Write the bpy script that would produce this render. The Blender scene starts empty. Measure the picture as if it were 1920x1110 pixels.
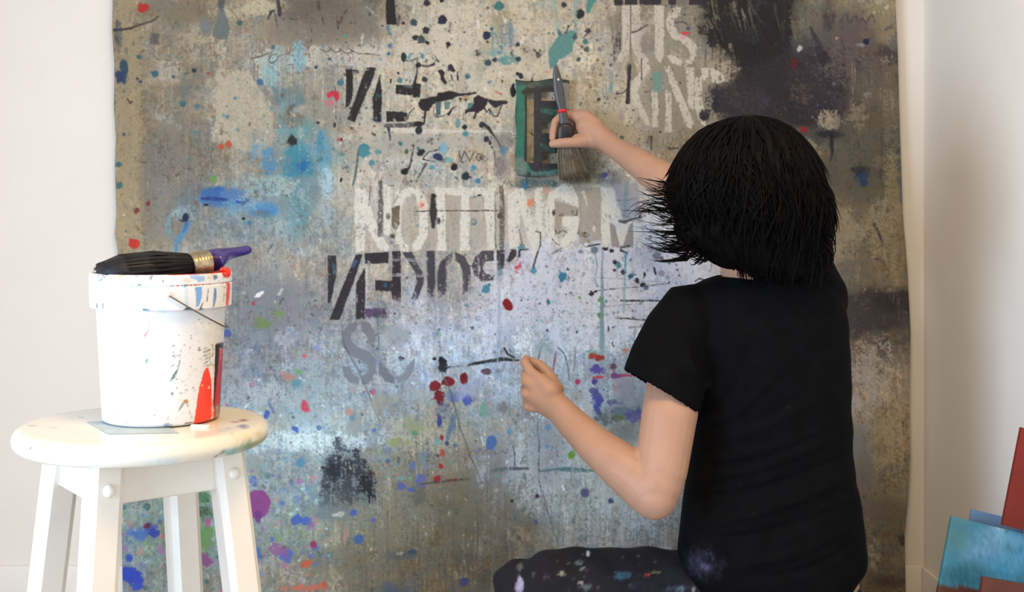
import bpy, bmesh, math, random
import numpy as np
from mathutils import Vector, Matrix

# ------------------------------------------------------------------ camera, light, exposure
sc = bpy.context.scene
F, HX, HY, CZ, CY = 2300.0, 960.0, 385.0, 1.05, -2.95     # focal length (px), horizon point (px), camera height and place (m)
cam_d = bpy.data.cameras.new('camera')
cam = bpy.data.objects.new('camera', cam_d)
sc.collection.objects.link(cam)
cam.location = (0, CY, CZ)
cam.rotation_euler = (math.radians(90), 0, 0)
cam_d.sensor_width = 36.0
cam_d.lens = 36.0 * F / 1920
cam_d.shift_y = -(555 - HY) / 1920
cam_d.clip_start = 0.05
sc.camera = cam
sc.view_settings.view_transform = 'Standard'
sc.view_settings.look = 'None'
sc.view_settings.gamma = 1
sc.view_settings.use_curve_mapping = False
sc.view_settings.exposure = 0.0

world = bpy.data.worlds.new('daylight_sky')
sc.world = world
world.use_nodes = True
wn = world.node_tree
wn.nodes['Background'].inputs[0].default_value = (0.62, 0.76, 1.0, 1)
wn.nodes['Background'].inputs[1].default_value = 1.0

def area(name, loc, target, sx, sy, power, col):
    l = bpy.data.lights.new(name, 'AREA')
    l.shape = 'RECTANGLE'; l.size = sx; l.size_y = sy
    l.energy = power; l.color = col
    o = bpy.data.objects.new(name, l)
    sc.collection.objects.link(o)
    o.location = loc
    o.rotation_euler = (Vector(target) - Vector(loc)).to_track_quat('-Z', 'Y').to_euler()
    return o
area('window_daylight', (-1.93, -2.75, 0.95), (0.1, -2.6, 0.8), 1.5, 1.25, 82, (0.69, 0.885, 1.18))
area('ceiling_lamp_light', (0.1, -1.9, 2.5), (0.1, -1.9, 0), 0.45, 0.45, 27, (1.0, 0.62, 0.2))

# ------------------------------------------------------------------ helpers
def P(px, py, d):
    """world point whose image in the 1920x1110 frame is (px, py) at depth d"""
    return Vector(((px - HX) / F * d, CY + d, CZ - (py - HY) / F * d))

def lin(c):
    c = np.asarray(c, dtype=float)
    return np.where(c <= 0.04045, c / 12.92, ((c + 0.055) / 1.055) ** 2.4)

def rgb(r, g, b):
    return tuple(float(v) for v in lin([r / 255, g / 255, b / 255]))

def mat(name, col=(0.8, 0.8, 0.8), rough=0.6, var=0.08, scale=30.0, bump=0.0, bscale=200.0, metal=0.0, attr=None, spec=0.5, coat=0.0, sss=0.0, stretch=(1, 1, 1), sheen=0.0):
    m = bpy.data.materials.new(name)
    m.use_nodes = True
    nt = m.node_tree; N = nt.nodes; L = nt.links
    b = N['Principled BSDF']
    b.inputs['Roughness'].default_value = rough
    b.inputs['Metallic'].default_value = metal
    b.inputs['Specular IOR Level'].default_value = spec
    b.inputs['Coat Weight'].default_value = coat
    b.inputs['Coat Roughness'].default_value = 0.2
    b.inputs['Sheen Weight'].default_value = sheen
    if sss:
        b.inputs['Subsurface Weight'].default_value = sss
        b.inputs['Subsurface Radius'].default_value = (1.0, 0.4, 0.25)
        b.inputs['Subsurface Scale'].default_value = 0.006
    tc = N.new('ShaderNodeTexCoord')
    mp = N.new('ShaderNodeMapping'); mp.inputs['Scale'].default_value = stretch
    L.new(tc.outputs['Object'], mp.inputs['Vector'])
    nz = N.new('ShaderNodeTexNoise'); nz.inputs['Scale'].default_value = scale; nz.inputs['Detail'].default_value = 5
    L.new(mp.outputs[0], nz.inputs['Vector'])
    mr = N.new('ShaderNodeMapRange')
    mr.inputs['From Min'].default_value = 0.3; mr.inputs['From Max'].default_value = 0.7
    mr.inputs['To Min'].default_value = 1 - var; mr.inputs['To Max'].default_value = 1 + var
    L.new(nz.outputs['Fac'], mr.inputs['Value'])
    vm = N.new('ShaderNodeVectorMath'); vm.operation = 'SCALE'
    L.new(mr.outputs[0], vm.inputs['Scale'])
    if attr:
        at = N.new('ShaderNodeAttribute'); at.attribute_name = attr
        L.new(at.outputs['Color'], vm.inputs[0])
    else:
        vm.inputs[0].default_value = col
    L.new(vm.outputs[0], b.inputs['Base Color'])
    if bump:
        n2 = N.new('ShaderNodeTexNoise'); n2.inputs['Scale'].default_value = bscale; n2.inputs['Detail'].default_value = 3
        L.new(mp.outputs[0], n2.inputs['Vector'])
        bp = N.new('ShaderNodeBump'); bp.inputs['Strength'].default_value = bump; bp.inputs['Distance'].default_value = 0.002
        L.new(n2.outputs['Fac'], bp.inputs['Height'])
        L.new(bp.outputs[0], b.inputs['Normal'])
    return m

def tag(o, label=None, cat=None, group=None, kind=None):
    if label: o['label'] = label
    if cat: o['category'] = cat
    if group: o['group'] = group
    if kind: o['kind'] = kind
    return o

def link(name, me, m=None, parent=None, smooth=True):
    o = bpy.data.objects.new(name, me)
    sc.collection.objects.link(o)
    if m: me.materials.append(m)
    if smooth:
        me.polygons.foreach_set('use_smooth', [True] * len(me.polygons))
    if parent:
        o.parent = parent
        o.matrix_parent_inverse = Matrix.Translation(-parent.location)
    return o

def from_bm(name, bm, m=None, parent=None, smooth=True, sharp=None):
    bmesh.ops.recalc_face_normals(bm, faces=bm.faces)
    me = bpy.data.meshes.new(name)
    bm.to_mesh(me); bm.free()
    o = link(name, me, m, parent, smooth)
    if sharp is not None:
        me.set_sharp_from_angle(angle=math.radians(sharp))
    return o

def empty(name, loc):
    o = bpy.data.objects.new(name, None)
    sc.collection.objects.link(o)
    o.location = loc
    o.empty_display_size = 0.05
    return o

def box(bm, cx, cy, cz, sx, sy, sz, M=None):
    r = bmesh.ops.create_cube(bm, size=1.0)
    for v in r['verts']:
        v.co = Vector((v.co.x * sx + cx, v.co.y * sy + cy, v.co.z * sz + cz))
        if M: v.co = M @ v.co
    return r['verts']

def bevel(bm, w, seg=2):
    bmesh.ops.bevel(bm, geom=list(bm.edges), offset=w, segments=seg, affect='EDGES', profile=0.5)

def rings(bm, rr, cap=True):
    """skin a list of rings (lists of points) into a closed solid"""
    vs = [[bm.verts.new(p) for p in r] for r in rr]
    n = len(vs[0])
    for a, b in zip(vs, vs[1:]):
        for i in range(n):
            bm.faces.new((a[i], a[(i + 1) % n], b[(i + 1) % n], b[i]))
    if cap:
        bm.faces.new(list(reversed(vs[0]))); bm.faces.new(vs[-1])
    return vs

def ring(c, u, v, a, b, n=24, pw=1.0):
    out = []
    for i in range(n):
        t = 2 * math.pi * i / n
        ct, st = math.cos(t), math.sin(t)
        out.append(Vector(c) + Vector(u) * a * math.copysign(abs(ct) ** pw, ct) + Vector(v) * b * math.copysign(abs(st) ** pw, st))
    return out

def tube(bm, pts, rad, n=12, cap=True):
    pts = [Vector(p) for p in pts]
    if not hasattr(rad, '__len__'): rad = [rad] * len(pts)
    rr = []; up = None
    for i, p in enumerate(pts):
        t = (pts[min(i + 1, len(pts) - 1)] - pts[max(i - 1, 0)]).normalized()
        if up is None: up = Vector((0, 0, 1)) if abs(t.z) < 0.9 else Vector((1, 0, 0))
        u = (up - t * up.dot(t)).normalized(); v = t.cross(u); up = u
        rr.append(ring(p, u, v, rad[i], rad[i], n))
    rings(bm, rr, cap)

def limb(bm, pts, rad, flat=None):
    """chain of rounded tapering segments"""
    pts = [Vector(p) for p in pts]
    for i, (p, r) in enumerate(zip(pts, rad)):
        bmesh.ops.create_icosphere(bm, subdivisions=3, radius=r, matrix=Matrix.Translation(p))
        if i:
            tube(bm, [pts[i - 1], p], [rad[i - 1], r], 20)

def ellipsoid(bm, c, rx, ry, rz, rot=None):
    M = Matrix.Translation(Vector(c))
    if rot is not None: M = M @ rot
    M = M @ Matrix.Diagonal((rx, ry, rz, 1))
    bmesh.ops.create_icosphere(bm, subdivisions=4, radius=1, matrix=M)

def fuse(name, bm, voxel, it=6, fac=0.5):
    """union overlapping solids into one continuous surface"""
    bmesh.ops.recalc_face_normals(bm, faces=bm.faces)
    me = bpy.data.meshes.new(name + '_source'); bm.to_mesh(me); bm.free()
    o = bpy.data.objects.new(name + '_source', me); sc.collection.objects.link(o)
    r = o.modifiers.new('r', 'REMESH'); r.mode = 'VOXEL'; r.voxel_size = voxel
    s = o.modifiers.new('s', 'SMOOTH'); s.iterations = it; s.factor = fac
    dg = bpy.context.evaluated_depsgraph_get()
    out = bpy.data.meshes.new_from_object(o.evaluated_get(dg))
    out.name = name
    bpy.data.objects.remove(o); bpy.data.meshes.remove(me)
    return out

def verts_of(me):
    a = np.empty(len(me.vertices) * 3, dtype=np.float32)
    me.vertices.foreach_get('co', a)
    return a.reshape(-1, 3)

def set_verts(me, a):
    me.vertices.foreach_set('co', a.astype(np.float32).ravel()); me.update()

def normals_of(me):
    a = np.empty(len(me.vertices) * 3, dtype=np.float32)
    me.vertex_normals.foreach_get('vector', a)
    return a.reshape(-1, 3)

def set_col(me, c):
    ca = me.color_attributes.new('paint', 'FLOAT_COLOR', 'POINT')
    full = np.ones((len(me.vertices), 4), dtype=np.float32)
    full[:, :3] = lin(np.clip(c, 0, 1))
    ca.data.foreach_set('color', full.ravel())

def topx(v):
    d = v[:, 1] - CY
    return HX + v[:, 0] / d * F, HY + (CZ - v[:, 2]) / d * F

# ------------------------------------------------------------------ paint: numpy noise and brush marks
rs = np.random.RandomState(11)
def noise(h, w, sy, sx, seed=None):
    """smooth value noise in -1..1 with feature sizes sy, sx in cells"""
    r = np.random.RandomState(seed) if seed is not None else rs
    gh, gw = int(h / sy) + 3, int(w / sx) + 3
    g = r.uniform(-1, 1, (gh, gw)).astype(np.float32)
    y = np.arange(h) / sy; x = np.arange(w) / sx
    iy, ix = y.astype(int), x.astype(int)
    fy, fx = (y - iy).astype(np.float32), (x - ix).astype(np.float32)
    fy = (fy * fy * (3 - 2 * fy))[:, None]; fx = (fx * fx * (3 - 2 * fx))[None, :]
    a = g[iy][:, ix]; b = g[iy][:, ix + 1]; c = g[iy + 1][:, ix]; d = g[iy + 1][:, ix + 1]
    return (a * (1 - fx) + b * fx) * (1 - fy) + (c * (1 - fx) + d * fx) * fy

def sstep(e0, e1, x):
    t = np.clip((x - e0) / (e1 - e0), 0, 1)
    return t * t * (3 - 2 * t)

class Paint:
    def __init__(s, x0, y0, x1, y1, st, seed=5):
        s.x0, s.y0, s.st = x0, y0, st
        s.w = int((x1 - x0) / st) + 1; s.h = int((y1 - y0) / st) + 1
        s.c = np.zeros((s.h, s.w, 3), dtype=np.float32)
        s.X = (x0 + np.arange(s.w) * st).astype(np.float32); s.Y = (y0 + np.arange(s.h) * st).astype(np.float32)
        f = lambda a, b, k: noise(s.h, s.w, a / st, b / st, seed + k)
        s.n3 = f(2.6, 2.6, 1) ; s.n8 = 0.65 * f(9, 9, 2) + 0.35 * f(4, 4, 3)
        s.n25 = 0.6 * f(26, 26, 4) + 0.4 * f(11, 11, 5); s.n70 = 0.6 * f(75, 75, 6) + 0.4 * f(30, 30, 7)
        s.dr = 0.5 * f(34, 3, 8) + 0.3 * f(90, 7, 9) + 0.35 * f(5, 3, 10)
        s.wx = f(17, 17, 12); s.wy = f(17, 17, 13)
    def win(s, x0, y0, x1, y1, pad):
        a = max(0, int((x0 - pad - s.x0) / s.st)); b = min(s.w, int((x1 + pad - s.x0) / s.st) + 2)
        c = max(0, int((y0 - pad - s.y0) / s.st)); d = min(s.h, int((y1 + pad - s.y0) / s.st) + 2)
        if b <= a or d <= c: return None
        return (slice(c, d), slice(a, b))
    def put(s, W, al, col):
        al = np.clip(al + al * (1 - al) * 2.2 * (0.7 * s.n3[W] + 0.6 * s.dr[W] + 0.5 * s.n8[W]), 0, 1)
        al = al[..., None]
        s.c[W] = s.c[W] * (1 - al) + np.asarray(col, dtype=np.float32) / 255 * al
    def tex(s, W, al, dry):
        if dry: al = al * sstep(dry - 0.55, dry + 0.15, s.dr[W] * 0.9 + s.n3[W] * 0.45 + 0.35 + (al - 0.5) * 0.5)
        return al
    def dab(s, x, y, rx, ry, col, a=1, soft=0.18, rough=0.25, ang=0, dry=0):
        R = max(rx, ry) * (1 + soft + rough) + 2
        W = s.win(x, y, x, y, R)
        if W is None: return
        X = s.X[W[1]][None, :] - x; Y = s.Y[W[0]][:, None] - y
        ca, sa = math.cos(ang), math.sin(ang)
        u = (X * ca + Y * sa) / rx; v = (-X * sa + Y * ca) / ry
        m = max(rx, ry)
        nz = s.n3 if m < 6 else (s.n8 if m < 26 else s.n25)
        n = nz[W] * 0.9 + s.n8[W] * 0.25 + s.n3[W] * 0.3
        f = 1 - np.sqrt(u * u + v * v) + rough * n
        al = sstep(-soft, soft, f) * a
        s.put(W, s.tex(W, al, dry), col)
    def line(s, pts, w, col, a=1, dry=0, rag=0.5, soft=0.7):
        if not hasattr(w, '__len__'): w = [w] * len(pts)
        xs = [p[0] for p in pts]; ys = [p[1] for p in pts]
        W = s.win(min(xs), min(ys), max(xs), max(ys), max(w) + 3)
        if W is None: return
        X = s.X[W[1]][None, :] + s.wx[W] * rag * 2; Y = s.Y[W[0]][:, None] + s.wy[W] * rag * 2
        best = np.full(X.shape, -99.0, dtype=np.float32)
        for i in range(len(pts) - 1):
            ax, ay = pts[i]; bx, by = pts[i + 1]
            dx, dy = bx - ax, by - ay; L = dx * dx + dy * dy + 1e-6
            t = np.clip(((X - ax) * dx + (Y - ay) * dy) / L, 0, 1)
            dd = np.hypot(X - ax - t * dx, Y - ay - t * dy)
            best = np.maximum(best, w[i] / 2 * (1 - t) + w[i + 1] / 2 * t - dd)
        al = sstep(-soft, soft, best + s.n3[W] * rag * 0.8) * a
        s.put(W, s.tex(W, al, dry), col)
    def poly(s, pts, col, a=1, rag=1.2, dry=0, soft=0.8, fade=None):
        xs = [p[0] for p in pts]; ys = [p[1] for p in pts]
        W = s.win(min(xs), min(ys), max(xs), max(ys), rag * 2 + soft * 2 + 2)
        if W is None: return
        X = s.X[W[1]][None, :] + s.wx[W] * rag; Y = s.Y[W[0]][:, None] + s.wy[W] * rag
        ins = np.zeros(X.shape, dtype=bool); dist = np.full(X.shape, 1e9, dtype=np.float32)
        n = len(pts)
        for i in range(n):
            ax, ay = pts[i]; bx, by = pts[(i + 1) % n]
            dx, dy = bx - ax, by - ay
            if abs(dy) > 1e-9:
                c = ((ay > Y) != (by > Y)) & (X < dx * (Y - ay) / dy + ax)
                ins ^= c
            t = np.clip(((X - ax) * dx + (Y - ay) * dy) / (dx * dx + dy * dy + 1e-6), 0, 1)
            dist = np.minimum(dist, np.hypot(X - ax - t * dx, Y - ay - t * dy))
        sd = np.where(ins, dist, -dist) + s.n3[W] * rag * 0.6
        al = sstep(-soft, soft, sd) * a
        if fade: al = al * sstep(fade[1], fade[0], Y + s.n8[W] * 14)
        s.put(W, s.tex(W, al, dry), col)
    def splat(s, x, y, r, col, a=1, rays=7):
        s.dab(x, y, r, r, col, a, 0.12, 0.22)
        for k in range(rays):
            t = random.uniform(0, 6.283); q = r * random.uniform(1.15, 1.7)
            s.line([(x + math.cos(t) * r * 0.8, y + math.sin(t) * r * 0.8), (x + math.cos(t) * q, y + math.sin(t) * q)], [r * 0.28, 0.3], col, a * 0.85, rag=0.2)
    def specks(s, n, x0, y0, x1, y1, r0, r1, cols, a=0.8, el=1.0):
        for k in range(n):
            c = random.choice(cols); r = r0 + (r1 - r0) * random.random() ** 2.5
            s.dab(random.uniform(x0, x1), random.uniform(y0, y1), r * random.uniform(0.7, 1.2), r * random.uniform(0.7, 1.2) * el, c, a * random.uniform(0.5, 1), 0.3, 0.45, random.uniform(0, 3))
    def drips(s, n, x0, x1, y0, y1, l0, l1, col, a=0.5, w=1.6):
        for k in range(n):
            x = random.uniform(x0, x1); y = random.uniform(y0, y1); l = random.uniform(l0, l1)
            s.line([(x, y), (x + random.uniform(-1, 1), y + l)], [w * random.uniform(0.7, 1.3), w * 0.6], col, a * random.uniform(0.5, 1), rag=0.25)
    def scribble(s, x, y, w, h, n, col, wd=1.4, a=0.7, slant=0.2):
        pts = []; px = x
        for k in range(n):
            up = h * random.uniform(0.3, 1) * (1 if k % 2 else -0.2)
            pts.append((px + up * slant, y - up)); px += w / n * random.uniform(0.6, 1.4)
        q = []
        for i in range(len(pts) - 1):
            for t in np.linspace(0, 1, 5)[:-1]:
                e = t * t * (3 - 2 * t)
                q.append((pts[i][0] * (1 - t) + pts[i + 1][0] * t, pts[i][1] * (1 - e) + pts[i + 1][1] * e))
        q.append(pts[-1])
        s.line(q, wd, col, a, rag=0.2)
    def sample(s, x, y):
        u = np.clip((x - s.x0) / s.st, 0, s.w - 1.001); v = np.clip((y - s.y0) / s.st, 0, s.h - 1.001)
        i, j = u.astype(int), v.astype(int); fu, fv = (u - i)[:, None], (v - j)[:, None]
        c = s.c
        return (c[j, i] * (1 - fu) + c[j, i + 1] * fu) * (1 - fv) + (c[j + 1, i] * (1 - fu) + c[j + 1, i + 1] * fu) * fv
# ------------------------------------------------------------------ the painting on the big canvas, laid out in its own plane
random.seed(4)
C = Paint(180, -420, 1740, 1200, 1.2)
BASE = """165,150,120 140,130,110 155,145,123 120,112,98 125,115,98 205,195,170 198,188,164 180,170,148 165,155,135 110,100,85 50,46,44 120,115,95 165,150,115
155,140,112 150,140,118 165,155,135 155,146,128 185,176,155 210,201,178 205,196,172 205,196,170 185,175,155 155,146,126 45,42,42 72,66,68 120,105,88
152,140,114 152,144,124 172,164,145 165,160,145 195,187,165 205,197,175 208,199,174 205,195,168 190,181,157 150,142,122 55,50,52 70,65,62 120,108,85
150,135,105 135,128,112 160,157,144 135,160,162 192,186,170 190,188,175 190,182,165 150,142,120 190,182,165 150,142,122 90,84,74 112,104,86 95,92,80
165,150,118 132,130,120 120,142,150 140,155,156 200,196,184 185,178,162 196,190,174 205,200,185 200,200,200 200,205,215 120,112,92 125,116,98 138,128,104
160,150,125 165,162,148 142,143,140 160,158,150 172,168,158 176,171,159 198,198,202 205,208,220 208,212,226 205,212,228 140,132,115 125,118,98 130,118,95
160,160,155 150,155,158 127,135,144 142,144,150 152,153,158 182,188,202 190,196,212 200,208,222 200,208,222 190,195,205 120,112,100 88,82,77 85,80,72
150,155,160 145,150,158 136,143,155 142,149,158 138,144,154 165,172,186 155,161,175 158,166,180 152,158,172 150,155,165 140,135,128 145,138,132 142,131,115
150,155,160 150,160,165 160,168,178 166,174,184 150,153,154 142,138,124 142,146,150 165,174,184 135,142,145 140,146,150 140,135,120 138,128,110 128,117,92
135,148,150 125,142,135 140,151,157 128,134,142 122,120,112 112,104,88 128,128,130 168,176,182 166,173,178 152,158,162 135,128,105 125,116,92 115,105,82
122,132,140 118,132,115 136,146,146 130,131,122 126,119,100 108,98,78 112,107,95 135,139,136 142,146,148 140,142,142 120,112,92 116,106,86 110,100,78
125,127,138 124,122,118 130,127,126 134,125,112 117,110,91 110,100,78 97,90,72 100,95,84 110,105,100 110,105,96 108,100,82 106,96,78 104,94,72"""
B = np.array([[[float(v) for v in c.split(',')] for c in r.split()] for r in BASE.split('\n')], dtype=np.float32) / 255
def base():
    X = C.X[None, :] + 20 * C.n70 + 12 * C.n25; Y = C.Y[:, None] + 20 * noise(C.h, C.w, 50, 50, 77) + 10 * noise(C.h, C.w, 16, 16, 78)
    u = np.clip((X - 220) / 120, 0, 11.999); v = np.clip(Y / 100, 0, 10.999)
    i, j = u.astype(int), v.astype(int); fu, fv = (u - i), (v - j)
    fu = (fu * fu * (3 - 2 * fu))[..., None]; fv = (fv * fv * (3 - 2 * fv))[..., None]
    c = (B[j, i] * (1 - fu) + B[j, i + 1] * fu) * (1 - fv) + (B[j + 1, i] * (1 - fu) + B[j + 1, i + 1] * fu) * fv
    g = 1 + 0.07 * C.n70 + 0.085 * C.n25 + 0.09 * C.n8 + 0.07 * C.n3 + 0.13 * C.dr
    t = 0.028 * noise(C.h, C.w, 12, 12, 31) + 0.02 * noise(C.h, C.w, 35, 35, 32) + 0.02 * C.n3
    c = c * g[..., None]
    c[..., 0] += t; c[..., 2] -= t * 1.1
    c[..., 1] += 0.012 * noise(C.h, C.w, 9, 9, 33)
    C.c[:] = c
base()
CREAM = (212, 203, 180); WHT = (226, 226, 226); BLK = (38, 34, 38); TAUPE = (148, 140, 124); TEAL = (62, 138, 142); BLUE = (48, 122, 172)
NAVY = (38, 44, 66); TURQ = (86, 172, 190); RED = (228, 54, 44); CRIM = (140, 26, 34); PINK = (222, 66, 96); ORG = (236, 96, 60); GRN = (104, 158, 66); PURP = (148, 66, 146); ULTR = (58, 82, 196); GREY = (120, 120, 128)
D, Ln, Po = C.dab, C.line, C.poly
def many(l, f=D):
    for a in l:
        if f is D and len(a) < 9: a = tuple(a) + (1, .18, .25)[len(a) - 5:3]; a = a[:7] + (a[7] * 1.5,) + a[8:]
        if f is D: a = a[:4] + (tuple(v * .88 for v in a[4]),) + a[5:]
        f(*a)
# broad fields -----------------------------------------------------
D(238, 220, 30, 330, (176, 156, 116), .75, .3, .3)                      # raw ochre selvedge on the left
Po([(208, 430), (262, 200), (268, 300), (262, 470), (222, 470)], (172, 155, 120), .5, 5, 0, 6)
D(282, 340, 18, 90, (128, 122, 112), .7, .5, .3)
D(320, 330, 42, 100, (136, 130, 122), .6, .5, .4)
Po([(405, 135), (470, 130), (500, 190), (515, 240), (505, 300), (450, 280), (400, 265), (398, 200)], (196, 186, 160), .85, 6, 0, 4)
D(300, 130, 38, 20, (186, 178, 156), .7, .4, .5); D(372, 80, 26, 40, (176, 168, 146), .6, .5, .5)
D(360, 25, 46, 16, (136, 124, 98), .8, .5, .5); D(500, 12, 40, 14, (208, 198, 164), .8, .3, .4); D(440, 22, 40, 14, (196, 186, 152), .6, .4, .4)
D(600, 25, 70, 32, (112, 102, 88), .8, .5, .3); D(560, 60, 60, 22, (138, 128, 112), .7, .5, .4); D(650, 50, 70, 26, (128, 118, 104), .6, .5, .4)
Po([(470, 100), (720, 85), (735, 130), (640, 125), (560, 128), (480, 130)], (205, 200, 188), .75, 7, .25, 4)
D(520, 120, 40, 26, (150, 196, 206), .6, .5, .5); D(560, 108, 13, 32, (132, 188, 206), .75, .3, .4); D(508, 142, 14, 22, (140, 190, 198), .8, .3, .3)
Po([(470, 105), (482, 130), (492, 160), (515, 185), (548, 200), (545, 212), (512, 196), (486, 170), (468, 135)], (132, 128, 124), .7, 2, 0, 2)
Po([(510, 165), (560, 160), (575, 190), (550, 205), (520, 196)], (96, 132, 142), .7, 5, 0, 5)
D(560, 240, 34, 22, (100, 160, 164), .8, .3, .4); D(527, 235, 12, 40, (120, 170, 174), .7, .4, .4); D(543, 222, 24, 16, (128, 120, 106), .7, .4, .4)
D(604, 190, 24, 70, (158, 152, 136), .6, .5, .4)
D(490, 285, 22, 22, (128, 180, 192), .6, .5, .6); D(502, 300, 13, 28, (72, 140, 192), .75, .4, .5); D(478, 285, 10, 16, (110, 160, 190), .7, .4, .5)
D(560, 310, 30, 34, (44, 136, 172), .9, .35, .5); D(566, 308, 13, 15, (34, 108, 176), .9, .4, .4); D(555, 285, 16, 26, (66, 150, 170), .8, .4, .4)
D(606, 290, 15, 42, (104, 170, 196), .9, .3, .4); D(600, 275, 7, 28, (70, 140, 184), .7, .4, .3); D(612, 340, 12, 26, (170, 208, 224), .85, .4, .4)
D(560, 385, 22, 55, (92, 148, 160), .85, .4, .3); D(580, 360, 18, 30, (116, 150, 160), .6, .5, .4); D(520, 340, 50, 8, (150, 196, 196), .6, .5, .6)
D(500, 356, 60, 12, (140, 188, 196), .55, .5, .6); D(540, 405, 26, 40, (126, 166, 176), .6, .5, .4)
D(415, 372, 52, 17, (62, 116, 178), .95, .3, .35); D(398, 360, 26, 9, (48, 104, 176), .85, .4, .4); D(440, 366, 26, 12, (84, 128, 184), .8, .4, .3); D(490, 392, 26, 12, (52, 134, 210), .85, .4, .5); D(460, 385, 40, 12, (110, 164, 196), .7, .4, .4)
Ln([(378, 372), (400, 372), (425, 374)], [5, 9, 3], (34, 62, 140), .9, .1); Ln([(442, 378), (456, 380), (468, 374)], [4, 7, 2], (30, 74, 200), .95)
D(352, 385, 22, 34, (110, 140, 156), .6, .5, .3)
Ln([(318, 405), (312, 425), (322, 450)], [6, 9, 8], (116, 156, 162), .8, .1); Ln([(352, 415), (343, 438), (330, 455), (330, 470)], [11, 11, 9, 7], (84, 146, 186), .9); Ln([(350, 418), (344, 434)], [8, 4], (60, 110, 176), .9)
D(343, 410, 9, 7, NAVY, .95, .2, .3); D(340, 400, 20, 12, (150, 182, 190), .5, .5, .5); D(348, 408, 6, 8, (30, 40, 70))
# upper middle cream with loose greys
D(830, 60, 90, 60, CREAM, .6, .4, .4); D(960, 120, 90, 90, (210, 201, 176), .5, .4, .4); D(1140, 240, 60, 70, (204, 196, 172), .6, .4, .4)
D(940, 40, 16, 30, (158, 150, 122), .7, .5, .5); D(945, 66, 20, 18, (120, 140, 148), .6, .4, .5, 0, .2); D(958, 62, 5, 22, (110, 140, 158), .6, .4, .4); Ln([(923, 50), (924, 104)], [4, 4], (110, 158, 156), .8)
D(925, 98, 18, 7, (124, 166, 172), .8, .3, .4); D(955, 112, 22, 7, (104, 152, 154), .85, .3, .4, -.1)
D(1165, 30, 10, 60, (150, 140, 118), .6, .4, .3, 0, .1); D(1160, 90, 10, 30, (112, 104, 92), .7, .4, .4, 0, .2); D(1250, 60, 70, 70, (152, 144, 124), .75, .3, .3); D(1270, 190, 70, 60, (156, 148, 128), .8, .3, .3)
Po([(1215, 120), (1340, 120), (1345, 240), (1240, 245), (1215, 180)], (150, 142, 122), .7, 4, 0, 5)
D(690, 240, 24, 40, (204, 196, 176), .6, .5, .3); D(760, 270, 60, 22, (172, 170, 160), .6, .5, .5); D(850, 262, 60, 14, (188, 184, 170), .6, .5, .5)
# dark storm top right
Po([(1322, -60), (1500, -60), (1490, 40), (1476, 100), (1440, 110), (1400, 150), (1350, 92), (1320, 80), (1312, 50)], (30, 27, 30), .93, 7, .08, 6)
for k in range(26):
    x = random.uniform(1325, 1485); y = random.uniform(-10, 90)
    Ln([(x, y), (x + random.uniform(6, 20), y + random.uniform(25, 60))], [random.uniform(3, 8), 1], random.choice([(120, 110, 86), (92, 84, 66), (70, 62, 52), (20, 18, 22), (150, 138, 108)]), .75, .3)
C.drips(26, 1322, 1440, 60, 100, 20, 60, (24, 22, 26), .8, 2.2); D(1350, 130, 34, 26, (172, 160, 132), .55, .5, .6, 0, .3)
Po([(1355, 165), (1400, 125), (1470, 105), (1560, 95), (1600, 140), (1590, 210), (1540, 240), (1440, 226), (1335, 215), (1333, 172)], (44, 38, 44), .95, 9, 0, 10)
D(1400, 190, 50, 24, (64, 57, 68), .5, .6, .4); D(1530, 150, 44, 60, (58, 52, 60), .7, .5, .4); D(1560, 60, 40, 40, (116, 106, 88), .6, .5, .4); D(1610, 60, 50, 30, (98, 84, 88), .6, .5, .4)
D(1600, 120, 60, 40, (104, 92, 92), .7, .5, .5); D(1585, 195, 26, 26, (74, 64, 70), .7, .5, .4); D(1555, 30, 10, 30, (60, 50, 56), .6, .5, .4); Ln([(1520, 50), (1532, 75), (1545, 110)], [3, 12, 22], (48, 40, 50), .85, .1)
D(1645, 20, 24, 26, (158, 146, 112), .6, .5, .4); D(1660, 50, 18, 34, (152, 132, 100), .7, .5, .4); D(1666, 104, 20, 20, (62, 50, 54), .9, .4, .4); D(1668, 150, 16, 40, (112, 98, 70), .8, .5, .5, 0, .1)
D(1640, 170, 40, 70, (100, 92, 82), .5, .5, .5); C.drips(18, 1590, 1680, 110, 190, 15, 40, (168, 150, 104), .5, 2.4); D(1560, 225, 26, 20, (170, 156, 130), .8, .3, .6, 0, .1); D(1605, 215, 18, 18, (146, 134, 106), .6, .4, .5)
D(1500, 262, 50, 12, (150, 138, 112), .7, .4, .6, .5, .1); D(1555, 252, 28, 8, (34, 30, 40), .85, .3, .6); Ln([(1560, 255), (1562, 285), (1558, 300)], [8, 5, 3], (30, 28, 36), .9); D(1560, 330, 16, 34, (76, 68, 66), .6, .5, .5)
D(1610, 330, 60, 60, (98, 94, 80), .7, .5, .4); D(1617, 330, 14, 16, (28, 60, 110), .9, .4, .4); D(1612, 318, 14, 7, (34, 34, 50), .7, .4, .4); D(1672, 330, 14, 60, (150, 132, 96), .7, .5, .3); D(1575, 440, 30, 60, (158, 146, 120), .7, .4, .5)
D(1655, 420, 26, 40, (158, 142, 110), .7, .5, .4); Ln([(1640, 420), (1650, 440), (1656, 455)], [7, 5, 3], (62, 62, 66), .8, .1); Ln([(1640, 484), (1650, 488)], 4, (48, 48, 54), .8); D(1605, 500, 30, 16, (112, 102, 86), .6, .5, .5)
Po([(1560, 552), (1620, 545), (1660, 540), (1708, 548), (1710, 595), (1680, 618), (1600, 632), (1560, 630)], (66, 60, 60), .9, 6, 0, 7); D(1670, 565, 34, 22, (48, 42, 44), .8, .5, .5); D(1600, 590, 30, 22, (72, 68, 78), .6, .5, .4)
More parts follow.
